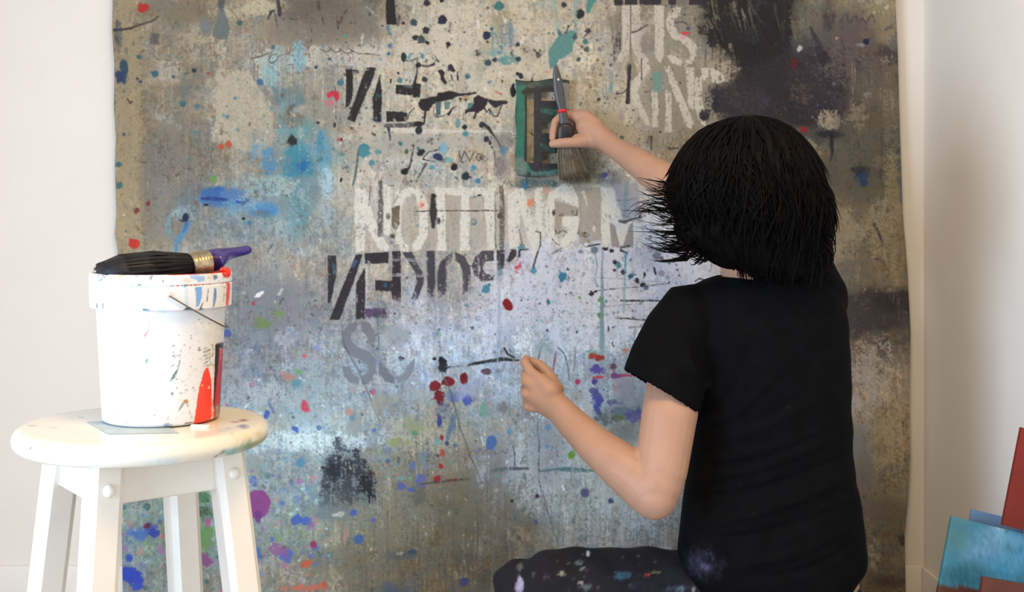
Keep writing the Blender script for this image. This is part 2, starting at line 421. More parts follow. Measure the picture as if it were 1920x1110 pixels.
D(1670, 545, 10, 5, (150, 136, 110), .6, .4, .6); C.drips(14, 1640, 1700, 540, 590, 10, 36, (112, 100, 80), .5, 2)
D(1640, 700, 40, 60, (168, 158, 146), .6, .4, .6); D(1620, 740, 30, 70, (152, 148, 146), .6, .4, .6)
for k in range(90):
    x = random.uniform(1600, 1690); y = random.uniform(660, 830); Ln([(x, y), (x + random.uniform(-9, 9), y + random.uniform(3, 10))], 1.5, random.choice([(120, 108, 100), (186, 172, 156), (112, 112, 124), (92, 86, 84)]), .5)
D(1615, 830, 26, 34, (110, 112, 120), .7, .5, .5); D(1670, 820, 34, 60, (148, 132, 100), .6, .5, .4); D(1620, 890, 16, 34, (104, 98, 96), .6, .5, .4); D(1665, 960, 36, 22, (92, 82, 72), .6, .5, .5); D(1690, 1010, 8, 10, (50, 38, 48), .7, .5, .4); D(1640, 1040, 10, 34, (150, 140, 128), .5, .5, .5); D(1665, 1090, 26, 12, (66, 56, 52), .7, .5, .4)
# white / ice-blue centre right
Po([(985, 480), (1080, 440), (1130, 400), (1260, 390), (1300, 470), (1335, 500), (1320, 560), (1240, 600), (1160, 660), (1000, 660), (900, 620), (905, 540)], (206, 211, 226), .6, 12, 0, 14)
D(1270, 430, 40, 46, (204, 210, 228), .75, .4, .3); D(1130, 540, 90, 60, (212, 214, 226), .6, .5, .3); D(960, 600, 80, 30, (196, 203, 220), .5, .5, .5); D(1000, 560, 50, 40, (206, 212, 230), .5, .5, .5)
D(980, 640, 44, 28, (144, 150, 172), .5, .5, .5); D(1090, 770, 60, 40, (168, 176, 190), .5, .5, .5)
D(520, 580, 60, 60, (128, 134, 142), .6, .5, .4); D(640, 540, 24, 60, (170, 168, 160), .6, .4, .4); D(560, 740, 60, 60, (142, 152, 164), .5, .5, .4); D(480, 740, 50, 24, (168, 178, 186), .6, .5, .5)
D(590, 828, 120, 18, (196, 206, 218), .6, .5, .4); D(480, 830, 40, 16, (182, 196, 204), .6, .5, .4); D(840, 870, 70, 50, (134, 122, 104), .6, .5, .4); D(880, 950, 80, 60, (98, 88, 70), .55, .6, .4); D(740, 960, 80, 60, (124, 116, 98), .5, .5, .4)
D(700, 1050, 100, 50, (116, 108, 86), .4, .5, .4); D(1160, 920, 60, 50, (170, 180, 186), .5, .5, .4); D(1130, 1000, 60, 30, (150, 154, 158), .5, .5, .4); D(1200, 960, 50, 40, (158, 170, 180), .5, .5, .4); D(930, 900, 30, 70, (118, 116, 118), .5, .5, .4)
D(800, 820, 60, 30, (166, 158, 140), .5, .5, .4); D(1010, 880, 50, 60, (172, 180, 188), .6, .5, .4); D(1030, 840, 30, 60, (112, 112, 122), .4, .6, .4)
# grey-brown and teal patches around stencil and brush
Po([(1058, 285), (1118, 300), (1124, 340), (1100, 345), (1060, 338)], (104, 96, 80), .55, 4, .1, 5); D(1150, 335, 26, 14, (112, 108, 110), .6, .5, .4); D(1132, 328, 8, 5, (70, 70, 150), .8)
D(1000, 345, 40, 10, (52, 86, 84), .6, .4, .5)
# random mottling, drips, specks --------------------------------
for k in range(420):
    x = random.uniform(210, 1700); y = random.uniform(-60, 1130)
    j = min(11, max(0, int(y / 100 + .5))); i = min(12, max(0, int((x - 220) / 120 + .5)))
    c = B[j, i] * 255; f = random.choice([.8, .88, 1.1, 1.16, 1.2]); t = random.uniform(-9, 9)
    D(x, y, random.uniform(4, 18), random.uniform(5, 26), (min(235, c[0] * f + t), min(232, c[1] * f), min(232, c[2] * f - t)), random.uniform(.25, .6), .4, .7, 0, random.choice([0, .25, .4]))
C.drips(70, 460, 740, 85, 130, 30, 110, (208, 206, 190), .6, 1.7); C.drips(40, 640, 1000, 340, 480, 30, 120, (222, 218, 204), .5, 2); C.drips(50, 240, 700, 200, 500, 30, 120, (188, 182, 160), .3, 1.8)
C.drips(50, 660, 1000, 290, 440, 30, 110, (132, 122, 106), .4, 2.2); C.drips(80, 600, 1260, 520, 900, 20, 90, (214, 220, 230), .3, 1.6); C.drips(70, 440, 1260, 560, 1000, 20, 80, (98, 104, 120), .28, 1.5)
C.drips(90, 600, 1300, 900, 1080, 20, 90, (160, 150, 116), .28, 2.4); C.drips(60, 600, 1000, 900, 1100, 20, 90, (80, 72, 58), .3, 3); C.drips(50, 1000, 1270, 880, 1000, 30, 90, (190, 196, 206), .3, 4)
C.drips(24, 800, 950, 350, 420, 30, 90, (214, 208, 192), .6, 4)
for k in range(1500):
    x = random.uniform(215, 1695); y = random.uniform(-20, 1120)
    j = min(11, max(0, int(y / 100 + .5))); i = min(12, max(0, int((x - 220) / 120 + .5)))
    c = B[j, i] * 255; f = random.choice([.62, .75, .85, 1.15, 1.25, 1.3]); t = random.uniform(-12, 12)
    Ln([(x, y), (x + random.uniform(-7, 7), y + random.uniform(-4, 16))], random.uniform(1.5, 6), (min(232, c[0] * f + t), min(230, c[1] * f), min(234, c[2] * f - t)), random.uniform(.3, .75), random.choice([.1, .3, .5]), 1.5)
DK = [(34, 38, 44), (40, 70, 74), (30, 34, 56), (60, 56, 50)]; TL = [TEAL, BLUE, (60, 120, 130), (84, 160, 160), (90, 130, 160)]
C.specks(1500, 640, 0, 1300, 340, .6, 2.6, DK + [(150, 90, 100), (120, 100, 80)], .55); C.specks(1000, 215, 0, 640, 500, .6, 2.4, TL + [(70, 64, 56), (90, 84, 76), (40, 60, 60)], .45)
C.specks(1700, 640, 300, 1300, 620, .6, 2.2, TL + DK + [(120, 110, 140)], .5); C.specks(2600, 430, 560, 1260, 900, .7, 3, TL + DK + [(90, 100, 170), (120, 150, 90), (200, 90, 120), (230, 232, 238)], .42)
C.specks(420, 215, 880, 620, 1120, 1, 7, [(70, 90, 190), (80, 140, 170), (110, 150, 90), (150, 90, 150), (60, 70, 80), (190, 190, 170), (200, 110, 110), (150, 190, 200), (50, 90, 90)], .6)
C.specks(260, 430, 850, 620, 1110, 1, 6, [(80, 100, 180), (110, 150, 120), (150, 110, 160), (180, 186, 180), (90, 100, 110)], .45); C.specks(500, 640, 900, 1270, 1110, .8, 3, [(90, 84, 70), (70, 90, 120), (170, 166, 150), (80, 110, 100), (150, 110, 120)], .4)
C.specks(60, 640, 60, 1000, 340, 2, 5, TL + DK, .8); C.specks(40, 400, 180, 660, 330, 1.5, 5, TL, .7); C.specks(60, 1000, 480, 1280, 620, 1.2, 3.4, TL + DK, .6); C.specks(300, 1480, 0, 1700, 1100, .8, 3, [(60, 54, 56), (170, 156, 130), (110, 80, 90), (90, 96, 100)], .4)
C.specks(70, 440, 560, 900, 900, 2, 7, [(86, 130, 160), (100, 120, 190), (110, 160, 110), (130, 130, 150), (90, 160, 170)], .5)
# row 1 left, dark stencil letters -----------------------------------
K1 = (36, 33, 36)
def dark(l, c=K1, **k):
    for p in l: Po(p, c, .96, .9, k.get('dry', .1), .8, k.get('fade'))
dark([[(648, 127), (661, 127), (661, 178), (655, 196), (648, 202)], [(686, 127), (704, 126), (701, 142), (665, 229), (651, 225)], [(711, 140), (715, 168), (715, 228), (699, 226), (698, 186), (705, 160)],
      [(742, 159), (775, 158), (788, 157), (788, 176), (771, 178), (742, 176)], [(774, 152), (787, 158), (787, 182), (774, 182)], [(725, 208), (764, 211), (762, 227), (724, 228)]])
Ln([(757, 160), (771, 162)], 5, (88, 112, 108), .7); Ln([(652, 128), (690, 130)], [4, 3], CREAM, .5, .3); Ln([(700, 130), (668, 200)], 1, (90, 84, 84), .5, .3)
Po([(718, 231), (790, 229), (791, 239), (720, 238)], (88, 86, 88), .9, 1.5, .1); D(785, 232, 10, 5, BLK); Ln([(732, 243), (780, 246), (860, 246), (960, 246)], [8, 9, 5, 5], (222, 216, 200), .85, .15); Ln([(728, 240), (731, 262)], [6, 2], (52, 52, 64), .8)
D(785, 244, 5.5, 7, (40, 48, 54)); Ln([(798, 208), (794, 232)], [4, 3], BLK); Ln([(782, 110), (781, 135), (776, 158)], [2, 3, 6], BLK, .95); Ln([(782, 122), (800, 125), (813, 120)], [3, 2, 5], BLK); Ln([(813, 119), (818, 108), (812, 102), (800, 100)], 1, BLK, .6); D(783, 122, 5, 5.5, BLK); D(757, 107, 5, 8, (46, 50, 44)); Ln([(755, 112), (766, 114), (775, 112), (782, 108)], 2, BLK, .8); Ln([(766, 108), (770, 100)], [5, 3], (96, 160, 186), .9)
Po([(786, 196), (791, 186), (802, 183), (818, 180), (822, 173), (842, 171), (862, 174), (892, 173), (893, 176), (856, 180), (848, 186), (828, 190), (812, 196), (802, 209), (793, 208), (787, 201)], BLK, .98, 1.2)
Ln([(796, 195), (810, 190), (836, 182)], [22, 14, 12], BLK, .97, 0, 1); Po([(816, 192), (827, 192), (826, 215), (818, 217)], (70, 104, 112), .95); Po([(833, 190), (846, 191), (843, 204), (834, 205)], (88, 126, 134), .85)
Ln([(813, 200), (812, 212), (818, 220), (832, 217), (844, 210)], 1.6, (44, 42, 48), .8); Ln([(842, 214), (848, 204), (857, 197)], [5, 3, 1], BLK, .9); Ln([(764, 224), (768, 212), (778, 202)], [2, 2, 1], BLK, .7)
Po([(888, 184), (896, 179), (906, 183), (915, 186), (914, 196), (903, 207), (893, 214), (890, 224), (886, 222), (891, 211), (880, 208), (871, 216), (873, 206), (884, 200), (889, 193)], (44, 34, 44), .98, 1.2)
Po([(878, 192), (887, 192), (886, 202), (876, 204)], (70, 128, 136), .9); D(873, 184, 7, 6, (176, 148, 108), .7); D(863, 185, 2.4, 2.4, BLK); D(873, 187, 2, 2, (70, 40, 30))
Ln([(918, 189), (930, 195), (941, 192), (949, 192)], [6, 13, 8, 6], (46, 40, 48), .97); Ln([(941, 196), (933, 217), (926, 218), (918, 204), (912, 210), (909, 204)], 2.6, (52, 50, 56), .85, 0, .2); Ln([(870, 212), (869, 224)], 1.5, BLK, .8)
Po([(820, 132), (828, 130), (834, 136), (831, 142), (838, 155), (834, 158), (826, 148), (825, 140)], BLK, .97, .8); Ln([(845, 124), (850, 132)], [9, 6], (48, 42, 54), .97); Ln([(846, 140), (847, 150)], 2.5, (60, 54, 56), .7, .2); Ln([(858, 136), (858, 149)], 3, BLK, .7, .2)
D(905, 234, 6, 6, (44, 54, 58)); Ln([(908, 232), (916, 240), (926, 254), (944, 280)], [5, 7, 3, 2.4], BLK, .92); D(912, 260, 5, 6, (54, 52, 58)); D(919, 267, 3, 4, (54, 52, 58)); D(962, 170, 5.5, 11, (30, 28, 44), 1, .15, .3); D(971, 138, 3.4, 3.4, BLK); D(977, 142, 4.4, 4.8, (40, 48, 60)); D(945, 262, 20, 12, (120, 116, 110), .5, .5, .5)
D(871, 238, 4.5, 5, (30, 44, 48)); D(873, 250, 6, 6, (72, 150, 158)); D(858, 230, 5, 9, (104, 150, 152), .8)
# WG handwriting
Ln([(860, 283), (863, 303), (871, 283), (881, 302), (889, 284)], 2.3, (70, 62, 70), .85, 0, .3); Ln([(903, 290), (896, 288), (892, 296), (897, 302), (903, 298), (899, 296)], 1.8, (70, 62, 70), .85, 0, .3); Ln([(906, 298), (909, 304), (916, 296)], 1.5, (120, 110, 130), .8); Ln([(927, 282), (928, 300), (930, 313), (926, 318)], 1.8, (70, 62, 70), .8)
D(940, 310, 14, 24, (128, 118, 124), .6, .5, .4); D(963, 300, 9, 14, (176, 150, 124), .7, .3, .4); D(945, 282, 8, 8, (86, 132, 172), .7)
Ln([(776, 272), (771, 300), (765, 318)], [1.5, 3, 4], (48, 44, 50), .85); D(758, 321, 7, 6, (30, 30, 36)); Ln([(823, 281), (806, 284), (797, 292), (794, 300), (815, 303)], 2, (50, 48, 60), .8); Ln([(798, 308), (790, 322), (783, 334)], [5, 3, 2], (70, 66, 68), .8); D(788, 286, 7, 7, (32, 38, 48)); D(822, 295, 9, 8, (44, 54, 100)); D(852, 312, 6, 6.5, (34, 26, 38)); D(888, 314, 5, 5, (64, 152, 180)); D(810, 314, 5, 4, (84, 160, 180)); D(842, 300, 7, 5, (110, 180, 180), .7); D(832, 280, 8, 12, (120, 178, 206), .7)
D(870, 330, 5, 6, (40, 36, 60)); D(896, 340, 5, 5, (60, 130, 170)); D(872, 330, 7, 7, (52, 66, 90), .7)
# splatter dots (x, y, r, colour)
DOTS = [(936, 10, 9, TEAL), (800, 5, 6, (44, 38, 48)), (828, 0, 4, BLK), (775, 42, 6, (50, 90, 100)), (829, 37, 8, (38, 42, 66)), (799, 56, 6, (38, 38, 48)), (756, 43, 3, BLK), (778, 70, 5, BLK), (789, 74, 7, (60, 90, 92)), (841, 83, 5, (36, 28, 36)), (801, 80, 3, BLK), (912, 66, 7, (34, 40, 78)), (928, 112, 4, (54, 56, 80)), (915, 117, 6, (60, 90, 110)), (971, 110, 4, (54, 70, 80)), (971, 83, 4, (66, 64, 80)), (922, 54, 3, (60, 100, 110)),
        (796, 149, 5, (38, 40, 50)), (876, 143, 5, (58, 128, 140)), (749, 150, 5, (80, 150, 170)), (708, 179, 4, (50, 110, 110)), (784, 278, 3, TEAL), (751, 269, 4, (60, 140, 130)), (728, 100, 3, BLUE), (731, 85, 4, (80, 140, 190)), (821, 114, 3, TEAL), (683, 283, 12, (70, 164, 180)), (708, 285, 5, (110, 176, 184)), (697, 305, 6, (90, 164, 180)), (762, 284, 4, (70, 110, 80)),
        (1057, 9, 5, (60, 60, 72)), (1087, 26, 8, (36, 36, 44)), (1103, 58, 5, (70, 62, 76)), (1100, 92, 5, (84, 104, 92)), (1098, 78, 5, (60, 140, 136)), (1091, 87, 3, (110, 96, 90)), (1125, 92, 4, (150, 144, 150)), (1085, 111, 4, (84, 96, 84)), (1126, 140, 3, (130, 130, 120)), (1123, 186, 3, (56, 60, 54)), (1166, 258, 4, (90, 130, 140)),
        (261, 107, 4, (56, 124, 136)), (289, 138, 6, (58, 116, 140)), (448, 42, 5, (60, 118, 110)), (363, 132, 4, (50, 62, 66)), (324, 144, 3, (90, 110, 130)), (342, 194, 6, (56, 128, 136)), (369, 199, 5, (90, 146, 160)), (258, 148, 2, NAVY), (263, 153, 3, (70, 84, 140)), (487, 154, 6, (70, 130, 170)), (390, 137, 2.5, RED), (426, 219, 4, (110, 160, 180)), (222, 308, 5, (66, 128, 132)), (222, 347, 6, (66, 128, 132)), (231, 252, 3, (80, 90, 120)),
        (547, 264, 8, (46, 50, 54)), (511, 88, 4, (90, 130, 160)), (638, 154, 6, (70, 140, 160)), (618, 110, 3, (80, 110, 140)), (592, 126, 3, (50, 90, 100)), (1055, 519, 8, (52, 142, 184)), (1001, 508, 6, (84, 170, 206)), (911, 543, 7, (76, 154, 184)), (917, 535, 3, (70, 140, 150)), (1028, 567, 4, (70, 140, 160)), (977, 463, 7, (72, 150, 172)), (1078, 430, 4, BLK), (1084, 435, 5, (60, 100, 96)), (1098, 440, 6, (28, 24, 32)), (1090, 440, 4, BLK), (1104, 452, 3.5, BLK), (1135, 464, 5.5, (38, 26, 40)), (1147, 470, 4, (40, 44, 40)),
        (1153, 492, 4.5, (26, 32, 38)), (1160, 497, 5, (80, 152, 170)), (1152, 507, 3, (40, 50, 60)), (1170, 511, 4.5, (40, 60, 62)), (1183, 518, 5, (44, 108, 142)), (1195, 527, 5, (36, 30, 44)), (1206, 534, 5, (32, 32, 38)), (1211, 539, 5, (96, 120, 170)), (1109, 551, 5, (44, 38, 50)), (1117, 547, 2.5, BLK), (1140, 405, 6, (40, 110, 140)), (1138, 418, 3, (44, 96, 110)), (1115, 469, 7, (110, 140, 164)), (1220, 465, 7, (180, 170, 180)), (1232, 479, 7, (150, 138, 168)), (1242, 484, 3, (120, 100, 130)), (1240, 512, 6, (186, 176, 194)), (1252, 520, 4, (196, 186, 200)), (1219, 445, 4, (160, 150, 160)), (1255, 494, 2, (120, 110, 140)), (1270, 506, 2, (120, 110, 140)),
        (938, 405, 6, (34, 30, 34)), (888, 416, 7, (54, 120, 160)), (892, 367, 4, (50, 110, 100)), (873, 330, 7, (40, 60, 72)), (986, 348, 6, (56, 134, 176)), (854, 418, 4, (80, 150, 170)), (788, 401, 4, (90, 160, 160)), (782, 423, 3, (70, 150, 160)), (706, 436, 7, (40, 32, 42)), (680, 431, 3, (60, 140, 150)), (734, 455, 3, (70, 110, 190)), (736, 443, 5, (60, 70, 60), ), (992, 400, 5, (110, 170, 170)), (1127, 556, 0, BLK), (1127, 563, 5, (110, 186, 84)), (1127, 592, 6, (84, 170, 60)), (1087, 558, 3, (140, 210, 120)), (1137, 565, 3, (110, 180, 180)), (631, 281, 0, BLK),
        (454, 382, 4, (90, 140, 150)), (467, 418, 4, (70, 140, 170)), (456, 410, 3, BLK), (527, 436, 3, (90, 160, 180)), (235, 434, 2, TEAL), (570, 668, 4, (220, 110, 120)), (640, 660, 3, (210, 180, 170)), (660, 784, 6, (110, 150, 170)), (598, 803, 5, (90, 130, 180)), (701, 807, 4, (90, 130, 190)), (777, 812, 5, (66, 150, 120)), (820, 827, 5, (110, 170, 170)), (838, 832, 4, (60, 80, 130)), (853, 836, 4, (70, 120, 170)), (1028, 802, 6, (110, 150, 190)), (955, 810, 5, (100, 160, 200)), (1026, 838, 4, (100, 150, 200)), (1056, 830, 3, (120, 150, 190)), (1072, 854, 7, (112, 168, 60)), (1083, 716, 5, (196, 52, 96)),
        (673, 1012, 9, (66, 104, 176)), (562, 868, 8, (84, 140, 176)), (537, 866, 0, BLK), (604, 878, 3, BLK), (574, 978, 9, (74, 98, 190)), (588, 1021, 6, (170, 50, 100)), (870, 1092, 8, (66, 72, 140)), (700, 975, 4, (110, 90, 180)), (662, 962, 7, (70, 96, 190)), (617, 1043, 3, (110, 190, 190)), (1097, 925, 8, (96, 96, 140)), (1146, 940, 5, (70, 90, 140)), (1007, 931, 4, (84, 40, 70)), (960, 940, 3, (40, 60, 60)), (1005, 980, 4, (80, 90, 170)), (727, 865, 4, (80, 110, 150)), (1617, 92, 0, BLK), (1624, 78, 6, (36, 34, 84)), (1509, 243, 6, (180, 30, 40)), (1521, 274, 2.5, (150, 30, 40)), (1490, 118, 8, (110, 24, 34)), (1291, 266, 3, (216, 60, 56)), (1217, 339, 5, (226, 62, 54)), (1203, 342, 4, (120, 100, 130))]
for x, y, r, c in DOTS:
    if r: C.splat(x, y, r, tuple(v * .86 for v in c), .93, 5 if r > 4 else 3)
C.splat(547, 264, 9, (44, 46, 50), .95, 16)
many([(269, 15, 9, 8, RED, 1, .2, .3), (250, 457, 10.5, 9.5, (236, 58, 42), 1, .15, .2), (277, 382, 4, 4, (150, 40, 50), .95), (256, 395, 5, 5, (140, 44, 48), .9), (415, 275, 5, 5, ORG), (429, 270, 6, 6, ORG, 1, .2, .4), (400, 336, 5.5, 7, (110, 190, 80), .9), (631, 180, 5, 6, (226, 36, 60), 1, .2, .5), (952, 572, 9, 12, (156, 26, 38), 1, .1, .15, -.5), (870, 711, 7.5, 11, (124, 18, 32), 1, .1, .15), (840, 716, 11, 10, (132, 24, 38), 1, .1, .25), (815, 724, 10, 8, (140, 30, 38), 1, .1, .2), (824, 746, 9, 17, (128, 28, 36), 1, .12, .3),
      (828, 820, 3.5, 5, (160, 34, 44)), (831, 850, 4, 6, (190, 70, 60), .8, .3, .5), (826, 874, 4, 5, (176, 40, 40)), (819, 898, 6, 8, (160, 40, 38), 1, .2, .4, .5), (850, 900, 9, 4, (190, 90, 70), .8, .3, .5), (482, 947, 23, 26, (152, 70, 146), 1, .08, .15), (483, 970, 6, 12, (120, 60, 140), .9), (248, 1084, 22, 16, (52, 72, 196), 1, .1, .35), (240, 1072, 16, 10, (48, 72, 200), 1, .1, .3), (256, 1100, 10, 8, (56, 80, 200), 1, .1, .3), (240, 1047, 7, 6, (56, 84, 204), 1, .15, .3),
      (280, 992, 14, 10, (60, 76, 180), .85, .3, .5), (262, 1004, 13, 12, (66, 110, 200), .8, .3, .5), (288, 1000, 9, 8, (50, 66, 176), .9, .3, .4), (274, 987, 5, 5, (110, 40, 60), .8), (268, 930, 10, 4, (84, 160, 84), .9, .3, .4), (380, 935, 10, 14, (76, 124, 84), .8, .4, .4), (384, 1010, 14, 20, (104, 150, 88), .85, .4, .4), (386, 1050, 13, 10, (146, 70, 136), .9, .2, .4), (384, 960, 12, 14, (70, 90, 70), .7, .5, .4), (389, 980, 5, 7, (190, 80, 150), .8), (480, 1040, 7, 14, (72, 116, 190), .9), (573, 1057, 15, 7, (226, 92, 62), 1, .2, .5, -.3), (568, 1103, 34, 6, (222, 110, 90), .9, .3, .6), (608, 1096, 5, 5, (230, 90, 60)), (536, 1042, 12, 12, (90, 106, 190), .9, .2, .4, .6), (520, 1032, 16, 9, (156, 90, 160), .8, .3, .6), (555, 975, 12, 8, (66, 96, 190), .95, .2, .4), (580, 985, 7, 8, (156, 90, 160), .7, .4, .6), (499, 779, 6, 8, (66, 96, 196), .95, .2, .3), (508, 764, 3, 12, (96, 110, 180), .7, .3, .3, -.5), (554, 805, 7, 5, (66, 106, 196), .95, .2, .4, .5), (571, 763, 8, 11, PINK, 1, .1, .35, -.4), (541, 708, 15, 8, (206, 132, 120), .8, .3, .5), (555, 718, 9, 7, (96, 150, 170), .8), (563, 699, 9, 5, (116, 170, 96), .8, .3, .4), (588, 776, 0.1, 0.1, BLK), (655, 773, 7, 6, (200, 140, 130), .7), (425, 625, 7, 8, (78, 104, 190), .9), (492, 607, 17, 9, (124, 164, 84), .8, .4, .4), (518, 588, 9, 14, (134, 170, 92), .7, .5, .5), (543, 575, 8, 10, (170, 150, 190), .5, .4, .6), (475, 570, 3.5, 4, (196, 80, 96), .9), (497, 713, 5, 5, (100, 120, 160), .5), (472, 722, 5, 5, (190, 110, 160), .5), (425, 760, 3, 3, (200, 80, 160), .7),
      (1122, 672, 14, 8, (168, 52, 44), .95, .2, .4), (1112, 668, 8, 6, (190, 60, 40), .9), (1172, 658, 8, 7, (206, 112, 84), .8, .3, .6), (1119, 692, 12, 8, (88, 72, 170), .9, .3, .5), (1116, 716, 5, 5, (70, 60, 140), .8), (1121, 745, 9, 16, (72, 80, 170), .9, .3, .4), (1121, 768, 7, 12, (62, 84, 178), .95, .25, .4), (1112, 733, 6, 6, (90, 80, 160), .8), (1160, 756, 14, 6, (86, 92, 150), .8, .3, .6), (1155, 706, 12, 4, (128, 56, 130), .9, .3, .5), (1176, 704, 14, 3, (176, 50, 90), .9, .3, .4), (1120, 708, 10, 2.5, (206, 60, 80), .9, .3, .4), (1150, 686, 7, 7, (90, 50, 80), .7, .4, .6), (1155, 728, 6, 5, (206, 110, 130), .6, .4, .6), (1170, 775, 34, 12, (84, 100, 130), .7, .5, .5), (1190, 780, 12, 12, (84, 80, 160), .7, .4, .5), (1160, 784, 8, 6, (90, 120, 60), .8, .4, .4), (1135, 785, 18, 14, (84, 96, 104), .7, .5, .4), (1170, 810, 26, 16, (122, 120, 122), .6, .5, .5), (1180, 730, 22, 26, (140, 138, 160), .6, .5, .5), (877, 750, 10, 9, (60, 80, 190), .9, .3, .5), (850, 742, 12, 10, (90, 100, 180), .7, .4, .6), (824, 790, 4, 12, (50, 58, 140), .9), (830, 768, 10, 14, (80, 90, 140), .6, .4, .6), (848, 795, 5, 22, (70, 100, 150), .6, .4, .5, .3), (870, 735, 26, 16, (160, 168, 206), .6, .5, .5), (921, 832, 9, 14, (72, 110, 180), .95, .15, .2, .2), (779, 800, 14, 14, (150, 160, 110), .5, .5, .6), (740, 830, 16, 7, (150, 160, 90), .6, .4, .6), (790, 900, 9, 10, (90, 100, 180), .6, .4, .5), (752, 912, 9, 7, (80, 96, 176), .8, .3, .5), (775, 875, 5, 8, (84, 116, 180), .8), (770, 918, 6, 5, (70, 96, 180), .8), (795, 858, 10, 10, (120, 140, 160), .7, .4, .5),
      (760, 1042, 26, 8, (90, 106, 106), .8, .4, .6), (772, 1035, 9, 4, (60, 80, 110), .8), (750, 1038, 8, 4, (190, 186, 176), .7), (740, 1110, 26, 16, (84, 96, 130), .7, .4, .5), (650, 1000, 7, 14, (190, 140, 130), .5, .5, .5, .4), (815, 676, 0.1, 0.1, BLK), (827, 676, 7, 9, (28, 24, 34), 1, .2, .4), (829, 690, 7, 9, (34, 36, 44), .95, .3, .4), (815, 673, 3, 3, BLK), (752, 673, 5, 5, (36, 26, 40)), (913, 697, 8, 6, (90, 60, 76), .8), (932, 697, 6, 5, (120, 130, 150), .7), (676, 655, 2, 2, (230, 230, 240)), (666, 717, 2, 2, (110, 210, 170)), (700, 735, 4, 5, (206, 80, 120), .8), (752, 1000, 0.1, 0.1, BLK),
      (1640, 12, 0.1, 0.1, BLK), (1500, 92, 5, 7, (222, 218, 206), 1, .15, .3, .5), (1626, 178, 5, 6, (150, 150, 150), .8), (1570, 71, 2.5, 2.5, (216, 176, 170)), (1615, 84, 9, 3, (170, 160, 156), .8), (231, 130, 8, 26, (54, 86, 116), .92, .25, .3), (222, 140, 7, 13, (44, 74, 124), .95, .25, .3), (221, 70, 7, 30, (90, 100, 98), .7, .4, .4), (287, 70, 8, 12, (110, 104, 102), .8, .4, .6), (345, 170, 20, 14, (124, 134, 130), .6, .5, .7), (386, 50, 8, 14, (130, 140, 138), .7, .4, .5)])
many([([(213, 56), (235, 55), (248, 54), (262, 46), (285, 38), (296, 30)], [5, 4, 5, 3.5, 3, 2], (66, 54, 56), .9), ([(239, 186), (246, 194), (250, 190)], [3, 4, 2], (96, 70, 46), .8), ([(408, 18), (408, 70)], [0, 0], BLK, 0), ([(470, 109), (490, 104), (510, 99)], [2, 2.4, 2], (84, 72, 74), .85), ([(517, 101), (508, 104), (503, 114), (508, 119), (518, 113), (524, 104)], 2, (84, 72, 74), .8), ([(524, 104), (545, 98)], 1.4, (84, 72, 74), .7), ([(600, 92), (612, 97), (622, 92), (616, 88), (628, 98), (640, 94), (636, 90), (650, 100), (662, 97), (657, 92), (672, 101), (690, 100), (712, 103)], [2, 3, 3, 2, 2.4, 2.4, 2, 2.4, 2, 2, 2, 1.6, 1.4], (96, 88, 84), .8), ([(542, 33), (548, 36), (556, 35)], 2.2, (60, 52, 56), .8), ([(632, 30), (633, 52)], [1.5, 3], (64, 58, 56), .8), ([(501, 35), (508, 22), (515, 18)], [3, 5, 3], (60, 62, 66), .85), ([(514, 18), (518, 48)], 2.4, (70, 70, 74), .7), ([(521, 2), (524, 26)], [7, 8], (60, 58, 66), .9), ([(425, 5), (445, 35)], 1.2, (100, 90, 80), .6)], Ln)
Po([(408, 18), (418, 16), (424, 34), (430, 52), (426, 72), (412, 74), (398, 66), (402, 46)], (108, 120, 118), .9, 1.6); D(414, 6, 7, 12, (80, 88, 92), .85)
D(385, 46, 8, 8, (124, 134, 140), .7, .4, .5); Ln([(430, 34), (448, 28), (448, 42)], 0, BLK, 0)
Po([(722, -30), (739, -30), (741, 20), (744, 46), (724, 46), (723, 20)], (32, 30, 32), .97, .8); Ln([(727, 50), (729, 62)], [7, 4], (84, 130, 140), .8); Ln([(748, 30), (746, 46)], [6, 4], (80, 76, 74), .8); Ln([(684, 10), (700, 24), (712, 34)], [2, 5, 2], (170, 160, 140), .7)
Po([(612, 176), (622, 170), (634, 172), (636, 184), (630, 190), (624, 180), (614, 184)], (224, 40, 66), .95, 1); D(618, 192, 7, 5, (216, 110, 130), .8, .3, .5); Ln([(628, 163), (630, 225)], 1.2, (96, 76, 72), .7); D(627, 234, 2.5, 4, (40, 36, 40)); D(636, 262, 5, 3, (196, 70, 90), .8); D(640, 261, 2, 3, (70, 16, 30)); D(596, 230, 4, 2.5, (54, 54, 58))
Po([(671, 277), (673, 290), (667, 334), (662, 350), (660, 348), (664, 325), (669, 295)], (60, 96, 100), .9, .5); Ln([(660, 350), (672, 380), (688, 412)], 1.4, (120, 116, 108), .6)
Ln([(719, 303), (708, 318), (702, 340)], 1.2, (100, 96, 92), .6); D(639, 337, 2.4, 4, BLK); Ln([(671, 334), (660, 352)], 0, BLK, 0)
Ln([(934, 193), (934, 194)], 0, BLK, 0); Ln([(928, 170), (941, 177)], [2, 4], (220, 84, 96), .8)
